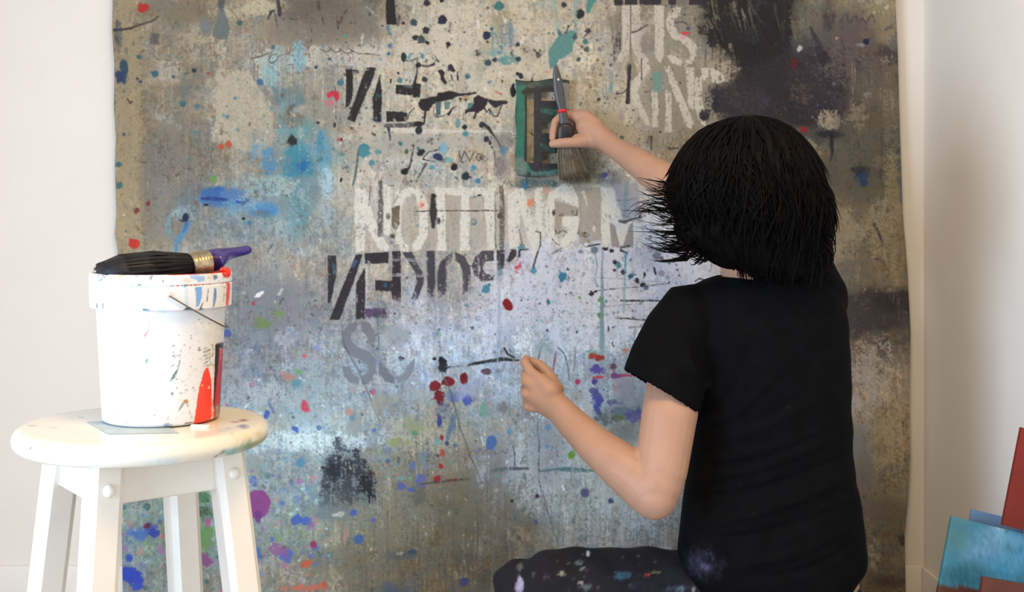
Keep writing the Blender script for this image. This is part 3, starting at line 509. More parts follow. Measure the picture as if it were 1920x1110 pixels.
# teal leaf shape and small marks by the brush
Po([(1048, 66), (1060, 62), (1070, 56), (1078, 58), (1083, 70), (1076, 80), (1074, 96), (1062, 104), (1048, 112), (1043, 124), (1032, 128), (1028, 112), (1027, 96), (1036, 82)], (88, 146, 142), .95, 1.3); Po([(1080, 60), (1083, 72), (1076, 76), (1072, 70)], (64, 84, 92), .9); Ln([(1049, 111), (1045, 121)], 2.4, (226, 214, 200), .9); Ln([(1046, 55), (1050, 64)], [5, 8], (70, 112, 124), .9)
Ln([(1066, 48), (1064, 58), (1060, 61)], 2.6, (56, 48, 60), .9); Ln([(1038, 0), (1046, 56)], [8, 7], (150, 184, 168), .55, .1); Ln([(1080, 0), (1080, 58)], [8, 8], (130, 176, 164), .55, .1); Po([(1104, -5), (1122, -5), (1112, 8), (1106, 24), (1100, 26), (1100, 8)], (76, 146, 138), .95)
Ln([(1001, 92), (1007, 100), (1012, 92), (1014, 98)], 1.8, BLK, .8); D(1009, 103, 5, 6, (74, 72, 76), .9); Ln([(1092, 72), (1100, 64), (1108, 55)], [1.5, 2.4, 2.4], (70, 60, 76), .8); Ln([(999, 140), (997, 152)], [1.5, 3], BLK, .7); Ln([(1064, 124), (1075, 129)], 1, (120, 90, 84), .7); D(1025, 135, 5, 3, (216, 150, 140), .5, .4, .6)
# row 0 and 1 right: white stencil letters --------------------------
W1 = (208, 200, 184)
def white(l, c=W1, a=.92, dry=.12):
    for p in l: Po(p, c, a, 1.1, dry, .9)
for a, b in ((1152, 1168), (1172, 1196), (1200, 1240), (1253, 1268), (1293, 1322)): Po([(a, -30), (b, -30), (b, 9), (a, 9)], (44, 38, 48), .92, 1)
D(1180, 60, 0.1, 0.1, BLK); Po([(1140, 30), (1166, 20), (1166, 80), (1158, 96), (1150, 80)], (122, 114, 98), .6, 3, .1, 3); C.drips(12, 1148, 1166, 60, 90, 10, 30, (60, 54, 54), .7, 2)
white([[(1166, 9), (1182, 9), (1182, 78), (1178, 100), (1166, 116), (1155, 118), (1156, 110), (1164, 96), (1166, 80)], [(1184, 9), (1201, 9), (1201, 80), (1206, 98), (1216, 112), (1212, 122), (1198, 114), (1188, 98), (1184, 80)], [(1228, 9), (1245, 10), (1245, 104), (1238, 118), (1228, 104)],
       [(1277, 12), (1277, 28), (1266, 34), (1264, 48), (1272, 60), (1280, 66), (1280, 78), (1262, 72), (1251, 58), (1249, 38), (1256, 20), (1266, 13)], [(1278, 66), (1296, 72), (1307, 84), (1308, 100), (1300, 118), (1284, 126), (1286, 114), (1296, 104), (1292, 92), (1278, 80)], [(1250, 104), (1262, 102), (1278, 112), (1278, 124), (1262, 120)]])
D(1200, 50, 12, 40, (168, 156, 136), .35, .5, .6, 0, .3); Ln([(1182, -10), (1182, 104)], 1.4, (66, 60, 60), .85); Ln([(1184, 60), (1194, 58), (1216, 46)], [3, 4, 1.5], (60, 50, 66), .8); Po([(1182, 102), (1192, 118), (1198, 150), (1180, 150), (1172, 128)], (146, 136, 118), .8, 2)
D(1213, 84, 12, 18, (140, 132, 122), .7, .4, .5); Ln([(1266, 42), (1278, 40), (1290, 45)], 2, (60, 52, 64), .8); D(1291, 53, 4, 4, (60, 70, 120), .8); D(1284, 62, 9, 3, (226, 64, 60), 1, .2, .4); D(1281, 69, 6, 4, (222, 150, 176), .8)
white([[(1212, 122), (1222, 122), (1202, 152), (1196, 172), (1204, 196), (1222, 236), (1210, 234), (1190, 196), (1182, 172), (1186, 152)], [(1222, 168), (1234, 168), (1234, 238), (1223, 238)], [(1247, 168), (1259, 170), (1259, 248), (1248, 248)], [(1245, 126), (1256, 124), (1302, 232), (1298, 240), (1288, 238)], [(1286, 126), (1303, 126), (1303, 180), (1299, 206), (1290, 196)], [(1304, 146), (1318, 140), (1316, 176), (1324, 226), (1324, 236), (1314, 232), (1302, 200)], [(1314, 128), (1328, 126), (1329, 142), (1320, 150)], [(1331, 128), (1346, 132), (1360, 148), (1352, 158), (1334, 154)]], (210, 203, 184))
Po([(1222, 134), (1242, 134), (1240, 174), (1224, 172)], (110, 156, 146), .85, 1.2, .1); Ln([(1181, 122), (1179, 160), (1178, 190)], [8, 6, 9], (40, 38, 46), .9, .15); Ln([(1156, 176), (1168, 174), (1180, 164)], [3, 2, 2], (46, 42, 50), .85); Ln([(1203, 110), (1203, 150)], 2, (60, 40, 50), .7); Po([(1145, 152), (1151, 154), (1147, 174), (1141, 170)], (110, 160, 156), .8)
Ln([(1210, 172), (1220, 170)], 2, (90, 70, 80), .6); Ln([(1216, 256), (1222, 256), (1222, 280)], [2, 5, 3], (70, 76, 80), .8); Ln([(1222, 256), (1212, 268)], 1.5, (60, 60, 70), .7); Ln([(1255, 280), (1272, 278)], 2, (60, 54, 54), .7); D(1345, 195, 9, 14, (36, 34, 44), .8, .3, .5); D(1322, 215, 8, 10, (36, 34, 40), .8, .3, .5); D(1165, 215, 4, 10, (180, 160, 170), .6)
# row 2: white NOTTING M -------------------------------------------
W2 = (222, 219, 206)
D(800, 420, 130, 50, (178, 170, 156), .5, .4, .5); Po([(800, 366), (1000, 366), (1000, 462), (800, 462)], (176, 166, 150), .45, 8, .1, 8)
white([[(664, 352), (684, 352), (684, 470), (667, 474), (665, 430)], [(668, 352), (690, 360), (694, 384), (706, 420), (733, 470), (714, 472), (690, 430), (674, 390)], [(718, 345), (733, 345), (733, 440), (720, 440)], [(772, 352), (772, 366), (758, 372), (752, 400), (752, 440), (758, 456), (766, 462), (766, 474), (750, 470), (740, 450), (737, 410), (742, 370), (756, 354)], [(766, 350), (790, 358), (802, 384), (802, 440), (790, 466), (772, 474), (772, 460), (786, 440), (786, 390), (776, 366)],
       [(815, 352), (868, 350), (868, 366), (834, 366), (836, 470), (819, 470), (819, 368)], [(864, 352), (930, 352), (930, 368), (880, 368), (880, 470), (863, 470)], [(908, 368), (928, 368), (928, 466), (914, 468)], [(952, 366), (974, 352), (976, 360), (974, 462), (954, 466)], [(964, 352), (980, 352), (1016, 462), (1004, 480), (992, 454)], [(1004, 352), (1018, 352), (1018, 440), (1004, 420)],
       [(1046, 352), (1054, 346), (1074, 350), (1086, 370), (1084, 384), (1068, 382), (1050, 370), (1040, 372), (1038, 430), (1044, 448), (1052, 462), (1036, 454), (1024, 436), (1022, 390), (1030, 360)], [(1056, 406), (1085, 407), (1084, 434), (1078, 454), (1062, 468), (1052, 462), (1056, 446), (1068, 432), (1068, 424), (1056, 424)], [(1127, 351), (1144, 351), (1144, 430), (1146, 462), (1128, 465)], [(1130, 351), (1147, 351), (1166, 406), (1158, 420), (1146, 408)], [(1157, 430), (1168, 418), (1184, 416), (1168, 462), (1160, 450)], [(1184, 414), (1202, 420), (1202, 466), (1188, 464)]], W2, .9, .06)
Po([(1143, 418), (1152, 422), (1156, 436), (1164, 464), (1146, 464)], (152, 144, 136), .9); Po([(1180, 424), (1187, 416), (1187, 465), (1168, 464)], (152, 144, 136), .9); Po([(1150, 348), (1196, 340), (1202, 400), (1170, 416), (1162, 390)], (158, 158, 164), .8, 2, 0, 2); Ln([(1176, 340), (1172, 404)], [7, 9], (128, 152, 158), .8); Ln([(1162, 414), (1172, 416), (1190, 410), (1210, 404)], [5, 6, 3, 2], (70, 66, 72), .85); Ln([(1155, 376), (1180, 375), (1200, 370)], 1.3, (90, 100, 130), .7)
Po([(1086, 350), (1126, 350), (1127, 452), (1086, 456)], (164, 154, 138), .75, 2, .05, 2); Ln([(1094, 360), (1098, 372), (1102, 386)], [7, 5, 2], (214, 206, 190), .8); D(1114, 430, 3, 6, (220, 212, 196), .9); Po([(1040, 376), (1068, 384), (1084, 388), (1084, 404), (1055, 406), (1052, 440), (1042, 440)], (166, 156, 138), .92); Po([(1056, 406), (1085, 407), (1084, 434), (1078, 456), (1062, 470), (1050, 462), (1056, 446), (1070, 432), (1068, 426), (1056, 424)], (224, 221, 208), .95, .8, .04)
D(1039, 399, 3, 5, (60, 62, 60), .8, .2, .6); D(1053, 403, 4, 3, (90, 88, 82), .6, .3, .7); Ln([(1074, 396), (1074, 404), (1082, 404), (1083, 396)], [3, 2, 2, 4], (80, 78, 74), .7)
Ln([(1042, 430), (1044, 438), (1056, 432), (1063, 436)], 2.2, (84, 80, 74), .75); Ln([(1037, 448), (1042, 456), (1050, 459)], 2, (90, 90, 84), .8); Ln([(1035, 476), (1044, 470), (1053, 465)], [2, 5, 3], (110, 108, 112), .8); Ln([(1101, 462), (1112, 460), (1126, 458)], [2, 3.4, 2], (44, 44, 50), .9); D(1090, 472, 5, 3.4, (84, 90, 110), .8); Ln([(1115, 473), (1120, 500), (1118, 516)], 2.4, (130, 156, 166), .7); Ln([(1005, 434), (1013, 436), (1013, 460), (1004, 486), (1000, 502)], [2, 2.4, 2.4, 3, 3.4], (56, 56, 64), .9); Ln([(1166, 463), (1180, 462)], 4, (60, 64, 68), .8); Ln([(1165, 469), (1177, 475)], [5, 3], (50, 60, 64), .9); Ln([(1173, 474), (1172, 508)], [4, 3], (60, 140, 156), .8)
Ln([(714, 340), (713, 400), (712, 440)], [6, 11, 9], (92, 86, 86), .8, .2); Ln([(695, 350), (691, 385)], [3, 2], (92, 84, 88), .7); Po([(735, 390), (750, 384), (749, 420), (742, 432), (735, 425)], (96, 88, 70), .9, 1.2, .1); D(728, 405, 4, 6, (110, 106, 90), .7); Ln([(811, 366), (812, 400), (812, 426)], [7, 14, 6], (46, 44, 42), .93, .1); D(822, 415, 4, 6, (50, 48, 46), .8); D(813, 368, 4, 4, (40, 36, 34)); Ln([(776, 396), (812, 395), (870, 396), (940, 394)], 2, (58, 50, 50), .8, .15); Ln([(940, 350), (942, 400), (940, 465)], [8, 11, 9], (96, 88, 80), .75, .15); Ln([(929, 360), (929, 466)], 2.2, (96, 86, 70), .7, .1); Ln([(974, 430), (980, 460)], [3, 2], (130, 80, 60), .6); D(791, 384, 8, 9, (232, 190, 172), .8, .3, .5); D(790, 385, 3, 3, (216, 70, 70), .7, .3, .8); D(996, 380, 6, 7, (230, 130, 96), .85, .3, .5); D(1025, 358, 7, 9, (206, 150, 130), .7, .4, .6)
Ln([(738, 347), (728, 347)], 3, (110, 104, 96), .7); Ln([(746, 368), (740, 380)], [2, 5], (140, 130, 110), .6); D(760, 340, 6, 8, (130, 120, 116), .7, .3, .5); D(899, 366, 4, 1.5, BLK); Ln([(652, 464), (664, 444), (680, 438)], [1.5, 1.5, 2], (110, 110, 104), .6); D(1005, 520, 0.1, 0.1, BLK)
# row 3: dark mirrored letters --------------------------------------
K3 = (42, 39, 46)
dark([[(614, 479), (630, 479), (630, 520), (628, 528), (619, 568), (614, 569)], [(667, 478), (680, 477), (676, 492), (636, 600), (617, 600)], [(684, 502), (683, 599), (667, 599), (667, 533), (678, 512)], [(684, 474), (728, 473), (728, 494), (684, 495)]], K3, dry=.02)
dark([[(735, 471), (751, 471), (752, 566), (735, 562), (734, 546), (703, 546), (703, 526), (735, 526)]], K3, dry=.02, fade=(545, 572)); dark([[(754, 473), (772, 473), (794, 516), (794, 532), (783, 562), (770, 562), (782, 528), (778, 512)]], (66, 64, 74), dry=.12, fade=(545, 572)); dark([[(800, 471), (815, 471), (817, 577), (801, 577)], [(821, 580), (820, 510), (827, 488), (848, 473), (848, 489), (838, 502), (837, 520), (838, 580)]], (62, 60, 70), dry=.15, fade=(535, 572))
dark([[(853, 472), (870, 480), (882, 500), (883, 576), (867, 576), (867, 508), (862, 494), (853, 489)]], (76, 72, 80), dry=.25, fade=(530, 570)); dark([[(926, 470), (926, 490), (910, 490), (905, 504), (909, 513), (926, 516), (925, 525), (903, 529), (889, 516), (884, 499), (892, 480), (906, 470)]], (70, 66, 74), dry=.18); dark([[(931, 468), (946, 468), (946, 504), (932, 508)], [(949, 490), (958, 468), (968, 468), (967, 481), (955, 493)], [(971, 470), (976, 468), (976, 482), (971, 484)]], (50, 48, 48), dry=.05)
for y in (487, 515): Ln([(735, y), (790, y + 2), (800, y - 2)], 6, (170, 170, 178), .55, .2)
D(846, 500, 9, 24, (176, 170, 156), .7, .3, .3); D(847, 504, 5, 8, (130, 150, 150), .8); Po([(684, 580), (720, 578), (724, 590), (684, 597)], (84, 54, 100), .85, 1.2, .1); D(712, 590, 12, 5, (70, 66, 80), .6, .4, .5); Ln([(667, 492), (662, 500)], 8, (70, 100, 150), .7); Ln([(624, 495), (626, 514)], 6, (64, 110, 130), .7); D(722, 534, 4, 4, (50, 90, 120), .8); Ln([(976, 469), (990, 467)], 3, BLK, .8); Ln([(938, 505), (937, 514)], 10, (84, 130, 160), .7)
Po([(965, 500), (972, 497), (976, 490), (978, 502), (966, 505)], (222, 56, 90), .9, .8); Ln([(972, 512), (966, 508), (970, 505)], 2, (222, 90, 120), .8); Ln([(960, 515), (957, 545)], 1, (120, 120, 130), .5)
# grey SO -----------------------------------------------------------
G4 = (112, 114, 122)
def ring4(cx, cy, rx, ry, w, a0, a1, c, a=.85):
    Ln([(cx + math.cos(math.radians(t)) * rx, cy + math.sin(math.radians(t)) * ry) for t in np.linspace(a0, a1, 12)], w, c, a, .05, .4)
ring4(672, 632, 24, 22, 18, 300, 110, G4) if False else None
Po([(668, 604), (668, 618), (658, 626), (658, 640), (668, 650), (692, 660), (704, 676), (704, 700), (690, 720), (678, 722), (678, 706), (690, 698), (688, 684), (672, 674), (650, 662), (639, 646), (640, 624), (652, 608)], G4, .9, .8); Po([(676, 602), (692, 606), (702, 620), (704, 640), (694, 648), (686, 628), (676, 620)], G4, .85, .8); Po([(641, 686), (656, 688), (662, 702), (672, 708), (672, 722), (656, 718), (644, 706)], G4, .9, .8)
Po([(710, 676), (726, 690), (734, 704), (740, 708), (738, 720), (724, 716), (710, 700)], (104, 104, 112), .9, .8); Po([(744, 706), (756, 700), (764, 686), (776, 672), (776, 692), (764, 712), (744, 720)], (120, 120, 132), .8, .8); D(738, 682, 20, 20, (176, 186, 200), .4, .5, .4); D(744, 628, 22, 18, (148, 152, 160), .7, .3, .3)
Ln([(708, 602), (710, 668)], 2.4, (70, 110, 120), .5); Ln([(638, 602), (645, 650), (670, 692), (690, 738), (715, 800)], [1, 2, 2.4, 2, 1.2], (84, 84, 84), .7); Ln([(712, 660), (760, 662), (768, 664)], 1.4, (196, 204, 210), .7)
for p in [[(704, 740), (712, 776)], [(712, 776), (724, 748), (736, 776)], [(736, 776), (752, 742)]]: Ln(p, 9, (132, 124, 114), .45, .25)
Ln([(778, 758), (784, 760), (784, 770), (780, 772)], 1.6, (84, 84, 90), .7)
# horizontal dark dashes and lines ------------------------------------
many([([(838, 690), (870, 686)], [4, 1], (50, 50, 58), .8, .1), ([(880, 684), (912, 678), (940, 674), (972, 676)], [5, 5, 8, 3], (32, 38, 40), .9, .08), ([(946, 653), (952, 664), (964, 670)], [3, 4, 5], BLK, .9), ([(955, 655), (960, 660)], 2, BLK, .8), ([(922, 884), (948, 880)], [6, 8], (84, 94, 100), .85, .1), ([(958, 880), (990, 878)], [7, 4], (70, 78, 86), .85, .1), ([(963, 838), (966, 876)], [3, 2.4], (70, 72, 78), .7), ([(975, 870), (984, 856)], 2, (70, 72, 78), .6), ([(1012, 884), (1060, 880), (1115, 884)], [3, 9, 4], (72, 110, 112), .75, .1), ([(790, 908), (840, 902), (878, 898)], [3, 4, 5], (70, 64, 60), .8, .15), ([(1165, 564), (1238, 565)], 2.8, (40, 42, 46), .9), ([(1155, 597), (1215, 600)], 2.6, (50, 54, 58), .85), ([(1115, 546), (1180, 540), (1255, 532)], 1.2, (50, 50, 56), .8), ([(1120, 576), (1200, 570)], 1, (90, 90, 100), .6), ([(1115, 520), (1250, 530)], 1, (110, 110, 120), .5), ([(1172, 505), (1170, 585)], [4, 5], (120, 172, 184), .6), ([(1130, 470), (1128, 650)], [3, 9], (110, 142, 150), .7), ([(1128, 560), (1130, 660)], [7, 9], (116, 146, 156), .7), ([(1100, 660), (1125, 662)], 4, (110, 160, 160), .6), ([(1191, 614), (1190, 644)], 2, (84, 90, 100), .7), ([(1180, 614), (1210, 612)], 4, (120, 130, 136), .5), ([(1141, 612), (1141, 620)], 2.4, BLK, .9), ([(1148, 614), (1154, 612)], 2.4, BLK, .8), ([(1148, 644), (1151, 650)], 2, BLK, .8), ([(1046, 652), (1058, 664), (1066, 690), (1068, 712)], 2, (70, 80, 96), .75), ([(1080, 656), (1076, 696)], 2, (80, 96, 110), .75), ([(1015, 650), (1010, 672)], 3, (70, 60, 60), .7), ([(1042, 660), (1038, 694)], 3, (110, 60, 90), .6), ([(1226, 502), (1230, 514)], [3, 4], (30, 28, 44), .95), ([(1304, 528), (1312, 522), (1320, 524)], 2.4, (30, 34, 40), .85), ([(828, 700), (846, 740), (862, 800), (880, 850), (900, 900)], [2, 3, 2.4, 2.4, 1.4], (84, 86, 80), .75), ([(1008, 790), (1012, 840), (1010, 900), (1022, 940), (1045, 1020)], [1.4, 2, 2, 1.6, 1.6], (80, 84, 96), .7), ([(540, 380), (580, 430), (604, 476)], 1.2, (110, 110, 106), .6), ([(880, 854), (888, 868)], 1.6, (70, 60, 60), .6), ([(824, 640), (826, 668)], 1.4, (60, 70, 80), .6), ([(880, 650), (878, 672)], 1.4, (70, 80, 90), .6), ([(906, 652), (904, 664)], 1.6, (70, 90, 110), .6), ([(955, 738), (956, 780)], 2, (90, 100, 110), .5), ([(936, 480), (936, 650)], [4, 7], (130, 150, 190), .35), ([(708, 560), (709, 660)], 2, (70, 120, 130), .5)], Ln)
D(940, 765, 14, 8, (110, 110, 110), .6, .5, .6); D(910, 770, 9, 12, (90, 140, 120), .5, .4, .7); D(1022, 655, 16, 16, (130, 150, 156), .6, .4, .6); D(780, 745, 20, 14, (150, 150, 150), .4, .5, .6); D(725, 752, 26, 12, (146, 138, 124), .5, .5, .6)
C.scribble(880, 850, 90, 14, 12, (70, 72, 78), 1.5, .6, .1); C.scribble(570, 580, 60, 14, 9, (80, 80, 90), 1.4, .6); C.scribble(1062, 462, 60, 10, 6, (96, 90, 80), 1.4, .5); C.scribble(1575, 40, 70, 16, 9, (70, 60, 76), 3, .6); C.scribble(1040, 490, 30, 14, 7, (110, 110, 120), 1.2, .5); C.scribble(1062, 55, 60, 18, 6, (90, 84, 90), 1.2, .5); C.scribble(940, 350, 60, 20, 8, (70, 80, 80), 1.4, .4); C.scribble(380, 385, 20, 6, 5, (60, 80, 120), 1.2, .5)
# black smudged hill
for (x, y, rx, ry) in [(637, 838, 9, 16), (632, 875, 20, 26), (652, 880, 20, 34), (622, 905, 18, 30), (648, 925, 26, 24), (688, 905, 14, 32), (694, 925, 10, 18), (672, 870, 14, 22), (615, 940, 16, 16)]:
    D(x, y, rx, ry, random.choice([(44, 46, 56), (58, 62, 70), (70, 74, 82)]), .8, .4, .7, 0, .3)
D(622, 962, 34, 16, (98, 104, 112), .7, .5, .5); D(636, 965, 12, 5, (176, 172, 160), .6, .4, .5); D(690, 910, 12, 26, (34, 32, 40), .85, .3, .6, -.3, .15); D(625, 885, 12, 16, (36, 38, 48), .8, .4, .7)
Ln([(478, 557), (484, 554), (494, 548)], [2, 8, 3], (240, 240, 240), 1)                                   # white fleck
Po([(382, 382), (390, 382), (390, 386), (382, 386)], (20, 20, 26), 1, 0, 0, .4); Po([(731, 147), (734, 147), (734, 155), (731, 155)], (18, 16, 18), 1, 0, 0, .4); D(500, 247, 2, 2, (236, 236, 230))
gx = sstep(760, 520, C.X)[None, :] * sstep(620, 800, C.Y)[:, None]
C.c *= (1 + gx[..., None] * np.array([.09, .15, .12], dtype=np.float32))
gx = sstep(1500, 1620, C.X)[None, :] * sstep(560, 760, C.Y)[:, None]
C.c *= (1 + .2 * gx[..., None])  # lower right colours lightened to offset the seated painter's shadow
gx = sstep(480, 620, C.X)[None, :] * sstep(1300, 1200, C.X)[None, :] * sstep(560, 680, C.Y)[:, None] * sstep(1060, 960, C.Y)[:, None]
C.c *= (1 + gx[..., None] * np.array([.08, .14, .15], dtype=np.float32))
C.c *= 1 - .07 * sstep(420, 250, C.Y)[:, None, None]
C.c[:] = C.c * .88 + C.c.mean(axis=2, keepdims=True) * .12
C.c[:] = np.clip(C.c + (0.02 * C.n3 + 0.018 * noise(C.h, C.w, 1.2, 1.2, 91))[..., None], 0, 1)
# ------------------------------------------------------------------ the room
M_wall = mat('white_wall_paint', rgb(236, 230, 220), .75, .015, 6, .15, 120)
M_trim = mat('white_trim_paint', rgb(236, 231, 221), .45, .02, 8)
M_floor = mat('pale_board_floor', rgb(178, 174, 168), .5, .15, 9, .1, 60, stretch=(1, 9, 1))
M_ceil = mat('ceiling_paint', rgb(238, 234, 226), .8, .01, 5)
XL, XR, YF, ZT = -2.0, 0.99, -5.2, 2.6
def slab(name, x0, x1, y0, y1, z0, z1, m, parent=None):
    bm = bmesh.new(); box(bm, (x0 + x1) / 2, (y0 + y1) / 2, (z0 + z1) / 2, x1 - x0, y1 - y0, z1 - z0)
    o = from_bm(name, bm, m, parent, smooth=False)
    if parent is None: o['kind'] = 'structure'
    return o
slab('floor', XL - .1, XR + .1, YF - .1, .1, -.1, 0, M_floor)
slab('ceiling', XL - .1, XR + .1, YF - .1, .1, ZT, ZT + .1, M_ceil)
slab('wall_back', XL - .1, XR + .1, 0, .1, 0, ZT, M_wall)
slab('wall_right', XR, XR + .1, YF, 0, 0, ZT, M_wall)
slab('wall_front', XL - .1, XR + .1, YF - .1, YF, 0, ZT, M_wall)
bm = bmesh.new()
WY0, WY1, WZ0, WZ1 = -3.55, -1.95, .3, 1.6
for (a, b, c, d) in ((YF, WY0, 0, ZT), (WY1, 0, 0, ZT), (WY0, WY1, 0, WZ0), (WY0, WY1, WZ1, ZT)):
    box(bm, XL - .05, (a + b) / 2, (c + d) / 2, .1, b - a, d - c)
tag(from_bm('wall_left', bm, M_wall, smooth=False), kind='structure')
bm = bmesh.new()
for (a, b, c, d) in ((WY0, WY0 + .05, WZ0, WZ1), (WY1 - .05, WY1, WZ0, WZ1), (WY0 + .05, WY1 - .05, WZ0, WZ0 + .05), (WY0 + .05, WY1 - .05, WZ1 - .05, WZ1)):
    box(bm, XL - .05, (a + b) / 2, (c + d) / 2, .06, b - a, d - c)
tag(from_bm('window_1', bm, M_trim, smooth=False), kind='structure')
def baseboard(name, x0, x1, y0, y1, hz=.185):
    bm = bmesh.new(); box(bm, (x0 + x1) / 2, (y0 + y1) / 2, hz / 2, x1 - x0, y1 - y0, hz); bevel(bm, .004, 2)
    tag(from_bm(name, bm, M_trim, sharp=40), kind='structure')
baseboard('baseboard_back', XL, XR, -.009, 0); baseboard('baseboard_right', XR - .009, XR, YF, -.009)

# ------------------------------------------------------------------ big painted canvas
DW = 2.925
def edge(t, pts):
    ys = [p[0] for p in pts]; xs = [p[1] for p in pts]
    return np.interp(t, ys, xs)
EL = [(-420, 206), (0, 210), (60, 209), (120, 213), (200, 212), (260, 216), (310, 214), (400, 217), (440, 214), (470, 220), (560, 219), (800, 224), (1110, 229), (1200, 230)]
ER = [(-420, 1676), (0, 1678), (100, 1683), (250, 1687), (400, 1692), (500, 1700), (620, 1706), (760, 1704), (860, 1705), (930, 1701), (1000, 1694), (1110, 1696), (1200, 1700)]
def make_canvas():
    ys = np.concatenate([np.arange(-400, -20, 12), np.arange(-20, 1125, 1.3), np.arange(1125, 1160, 6)])
    nx = 1150
    u = np.linspace(0, 1, nx)
    L, R = edge(ys, EL), edge(ys, ER)
    PX = L[:, None] * (1 - u) + R[:, None] * u; PY = np.repeat(ys[:, None], nx, 1)
    r = np.random.RandomState(3)
    z = np.zeros(PX.shape)
    for k in range(9):
        fx, fy, ph = r.uniform(-.012, .012), r.uniform(.001, .006), r.uniform(0, 6.28)
        z += np.sin(PX * fx + PY * fy + ph) * .0011
    z += .010 * np.exp(-((PX - L[:, None] - 38) / 16) ** 2) * (1 - PY / 1400)          # soft fold beside the left selvedge
    z += .010 * np.exp(-((R[:, None] - PX) / 25) ** 2)
    relief = (C.sample(PX.ravel(), PY.ravel()).mean(axis=1).reshape(PX.shape) - .5) * .0008
    Y = -.02 - np.abs(z) - relief
    X = (PX - HX) / F * DW; Z = CZ - (PY - HY) / F * DW
    V = np.stack([X, Y, Z], -1).reshape(-1, 3)
    h, w = PX.shape
    idx = np.arange(h * w).reshape(h, w)
    q = np.stack([idx[:-1, :-1], idx[1:, :-1], idx[1:, 1:], idx[:-1, 1:]], -1).reshape(-1, 4)
    me = bpy.data.meshes.new('painted_canvas')
    me.vertices.add(len(V)); me.vertices.foreach_set('co', V.astype(np.float32).ravel())
    me.loops.add(q.size); me.loops.foreach_set('vertex_index', q.astype(np.int32).ravel())
    me.polygons.add(len(q)); me.polygons.foreach_set('loop_start', np.arange(0, q.size, 4, dtype=np.int32)); me.polygons.foreach_set('loop_total', np.full(len(q), 4, dtype=np.int32))
    me.update(calc_edges=True)
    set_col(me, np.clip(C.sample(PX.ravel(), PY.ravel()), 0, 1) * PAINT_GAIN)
    m = mat('painted_canvas_cloth', rough=.72, var=.05, scale=420, bump=.18, bscale=900, attr='paint', spec=.3)
    o = link('painted_canvas', me, m)
    tag(o, 'huge unstretched canvas covered in splatters, drips and stencilled letters hanging on the wall', 'painting')
PAINT_GAIN = 0.96
make_canvas()

# ------------------------------------------------------------------ white bar stool
M_stool = mat('glossy_cream_stool_paint', rgb(236, 230, 218), .28, .03, 14, .06, 60, coat=.3)
SC = Vector(((269 - HX) / F * 1.742, CY + 1.742, 0)); R0 = .1752; ST, TH = .742, .031
stool = empty('bar_stool', (SC.x, SC.y, 0))
tag(stool, 'round white painted wooden bar stool with paint smudges, carrying the paint bucket', 'stool')
def lathe(prof, n, c, seg_cols=None):
    bm = bmesh.new()
    rings(bm, [ring((c.x, c.y, z), (1, 0, 0), (0, 1, 0), r, r, n) for r, z in prof], True)
    return bm
prof = [(.02, ST - TH), (R0 * .7, ST - TH), (R0 - .016, ST - TH)]
for k in range(9):
    t = -math.pi / 2 + math.pi * k / 8
    prof.append((R0 - .0155 + math.cos(t) * .0155, ST - TH / 2 + math.sin(t) * .0155))
for k in range(1, 16): prof.append((R0 - .016 - k * .0099, ST))
bm = lathe(prof, 220, SC)
seat = from_bm('seat', bm, mat('stool_seat_paint', rough=.25, var=.03, scale=20, attr='paint', coat=.35), stool)
S = Paint(20, 740, 520, 900, 1.0, 60)
S.c[:] = np.array((234, 228, 212)) / 255
random.seed(9)
S.dab(425, 780, 60, 12, (232, 220, 176), .6, .5, .3); S.dab(470, 835, 30, 16, (226, 212, 160), .6, .5, .3); S.dab(452, 845, 30, 10, (140, 172, 160), .7, .4, .7, -.4); S.dab(432, 849, 12, 8, (136, 186, 184), .85, .3, .4); S.dab(480, 835, 18, 7, (132, 150, 108), .6, .4, .8, -.6); S.dab(488, 822, 8, 12, (214, 196, 140), .6, .4, .5)
S.line([(428, 792), (446, 790), (458, 787)], [1.2, 2, 2.6], (150, 40, 44), .95); S.dab(456, 800, 8, 3.4, (110, 120, 150), .7, .3, .9); S.line([(404, 858), (414, 850), (420, 846)], [2, 4, 1.5], (110, 120, 110), .8); S.line([(412, 806), (430, 803)], 1.2, (190, 180, 160), .7)
for (x, y) in ((50, 836), (56, 840), (93, 850), (99, 853), (190, 862), (115, 836), (144, 830), (435, 812), (60, 798), (150, 782), (300, 770)): S.dab(x, y, random.uniform(1, 4), 1.3, (120, 118, 112), .6, .3, .6, .3)
S.dab(310, 866, 20, 7, (206, 220, 226), .6, .5, .6); S.dab(280, 868, 12, 5, (214, 222, 222), .5, .5, .5); S.specks(60, 60, 770, 490, 870, .6, 1.8, [(150, 140, 120), (110, 130, 140), (190, 170, 130)], .5)
S.dab(240, 812, 90, 4, (196, 208, 204), .35, .6, .6)
v = verts_of(seat.data); x, y = topx(v)
c = S.sample(x, y); back = v[:, 1] > SC.y + .17
c[back] = np.array((234, 228, 212)) / 255
set_col(seat.data, c)
PHI = math.radians(7.5)
def corner(k, r, z):
    a = -PHI + k * math.pi / 2     # k=0 right, 1 back, 2 left, 3 front
    return Vector((SC.x + r * math.cos(a), SC.y + r * math.sin(a), z))
ZA = ST - TH
legs = []
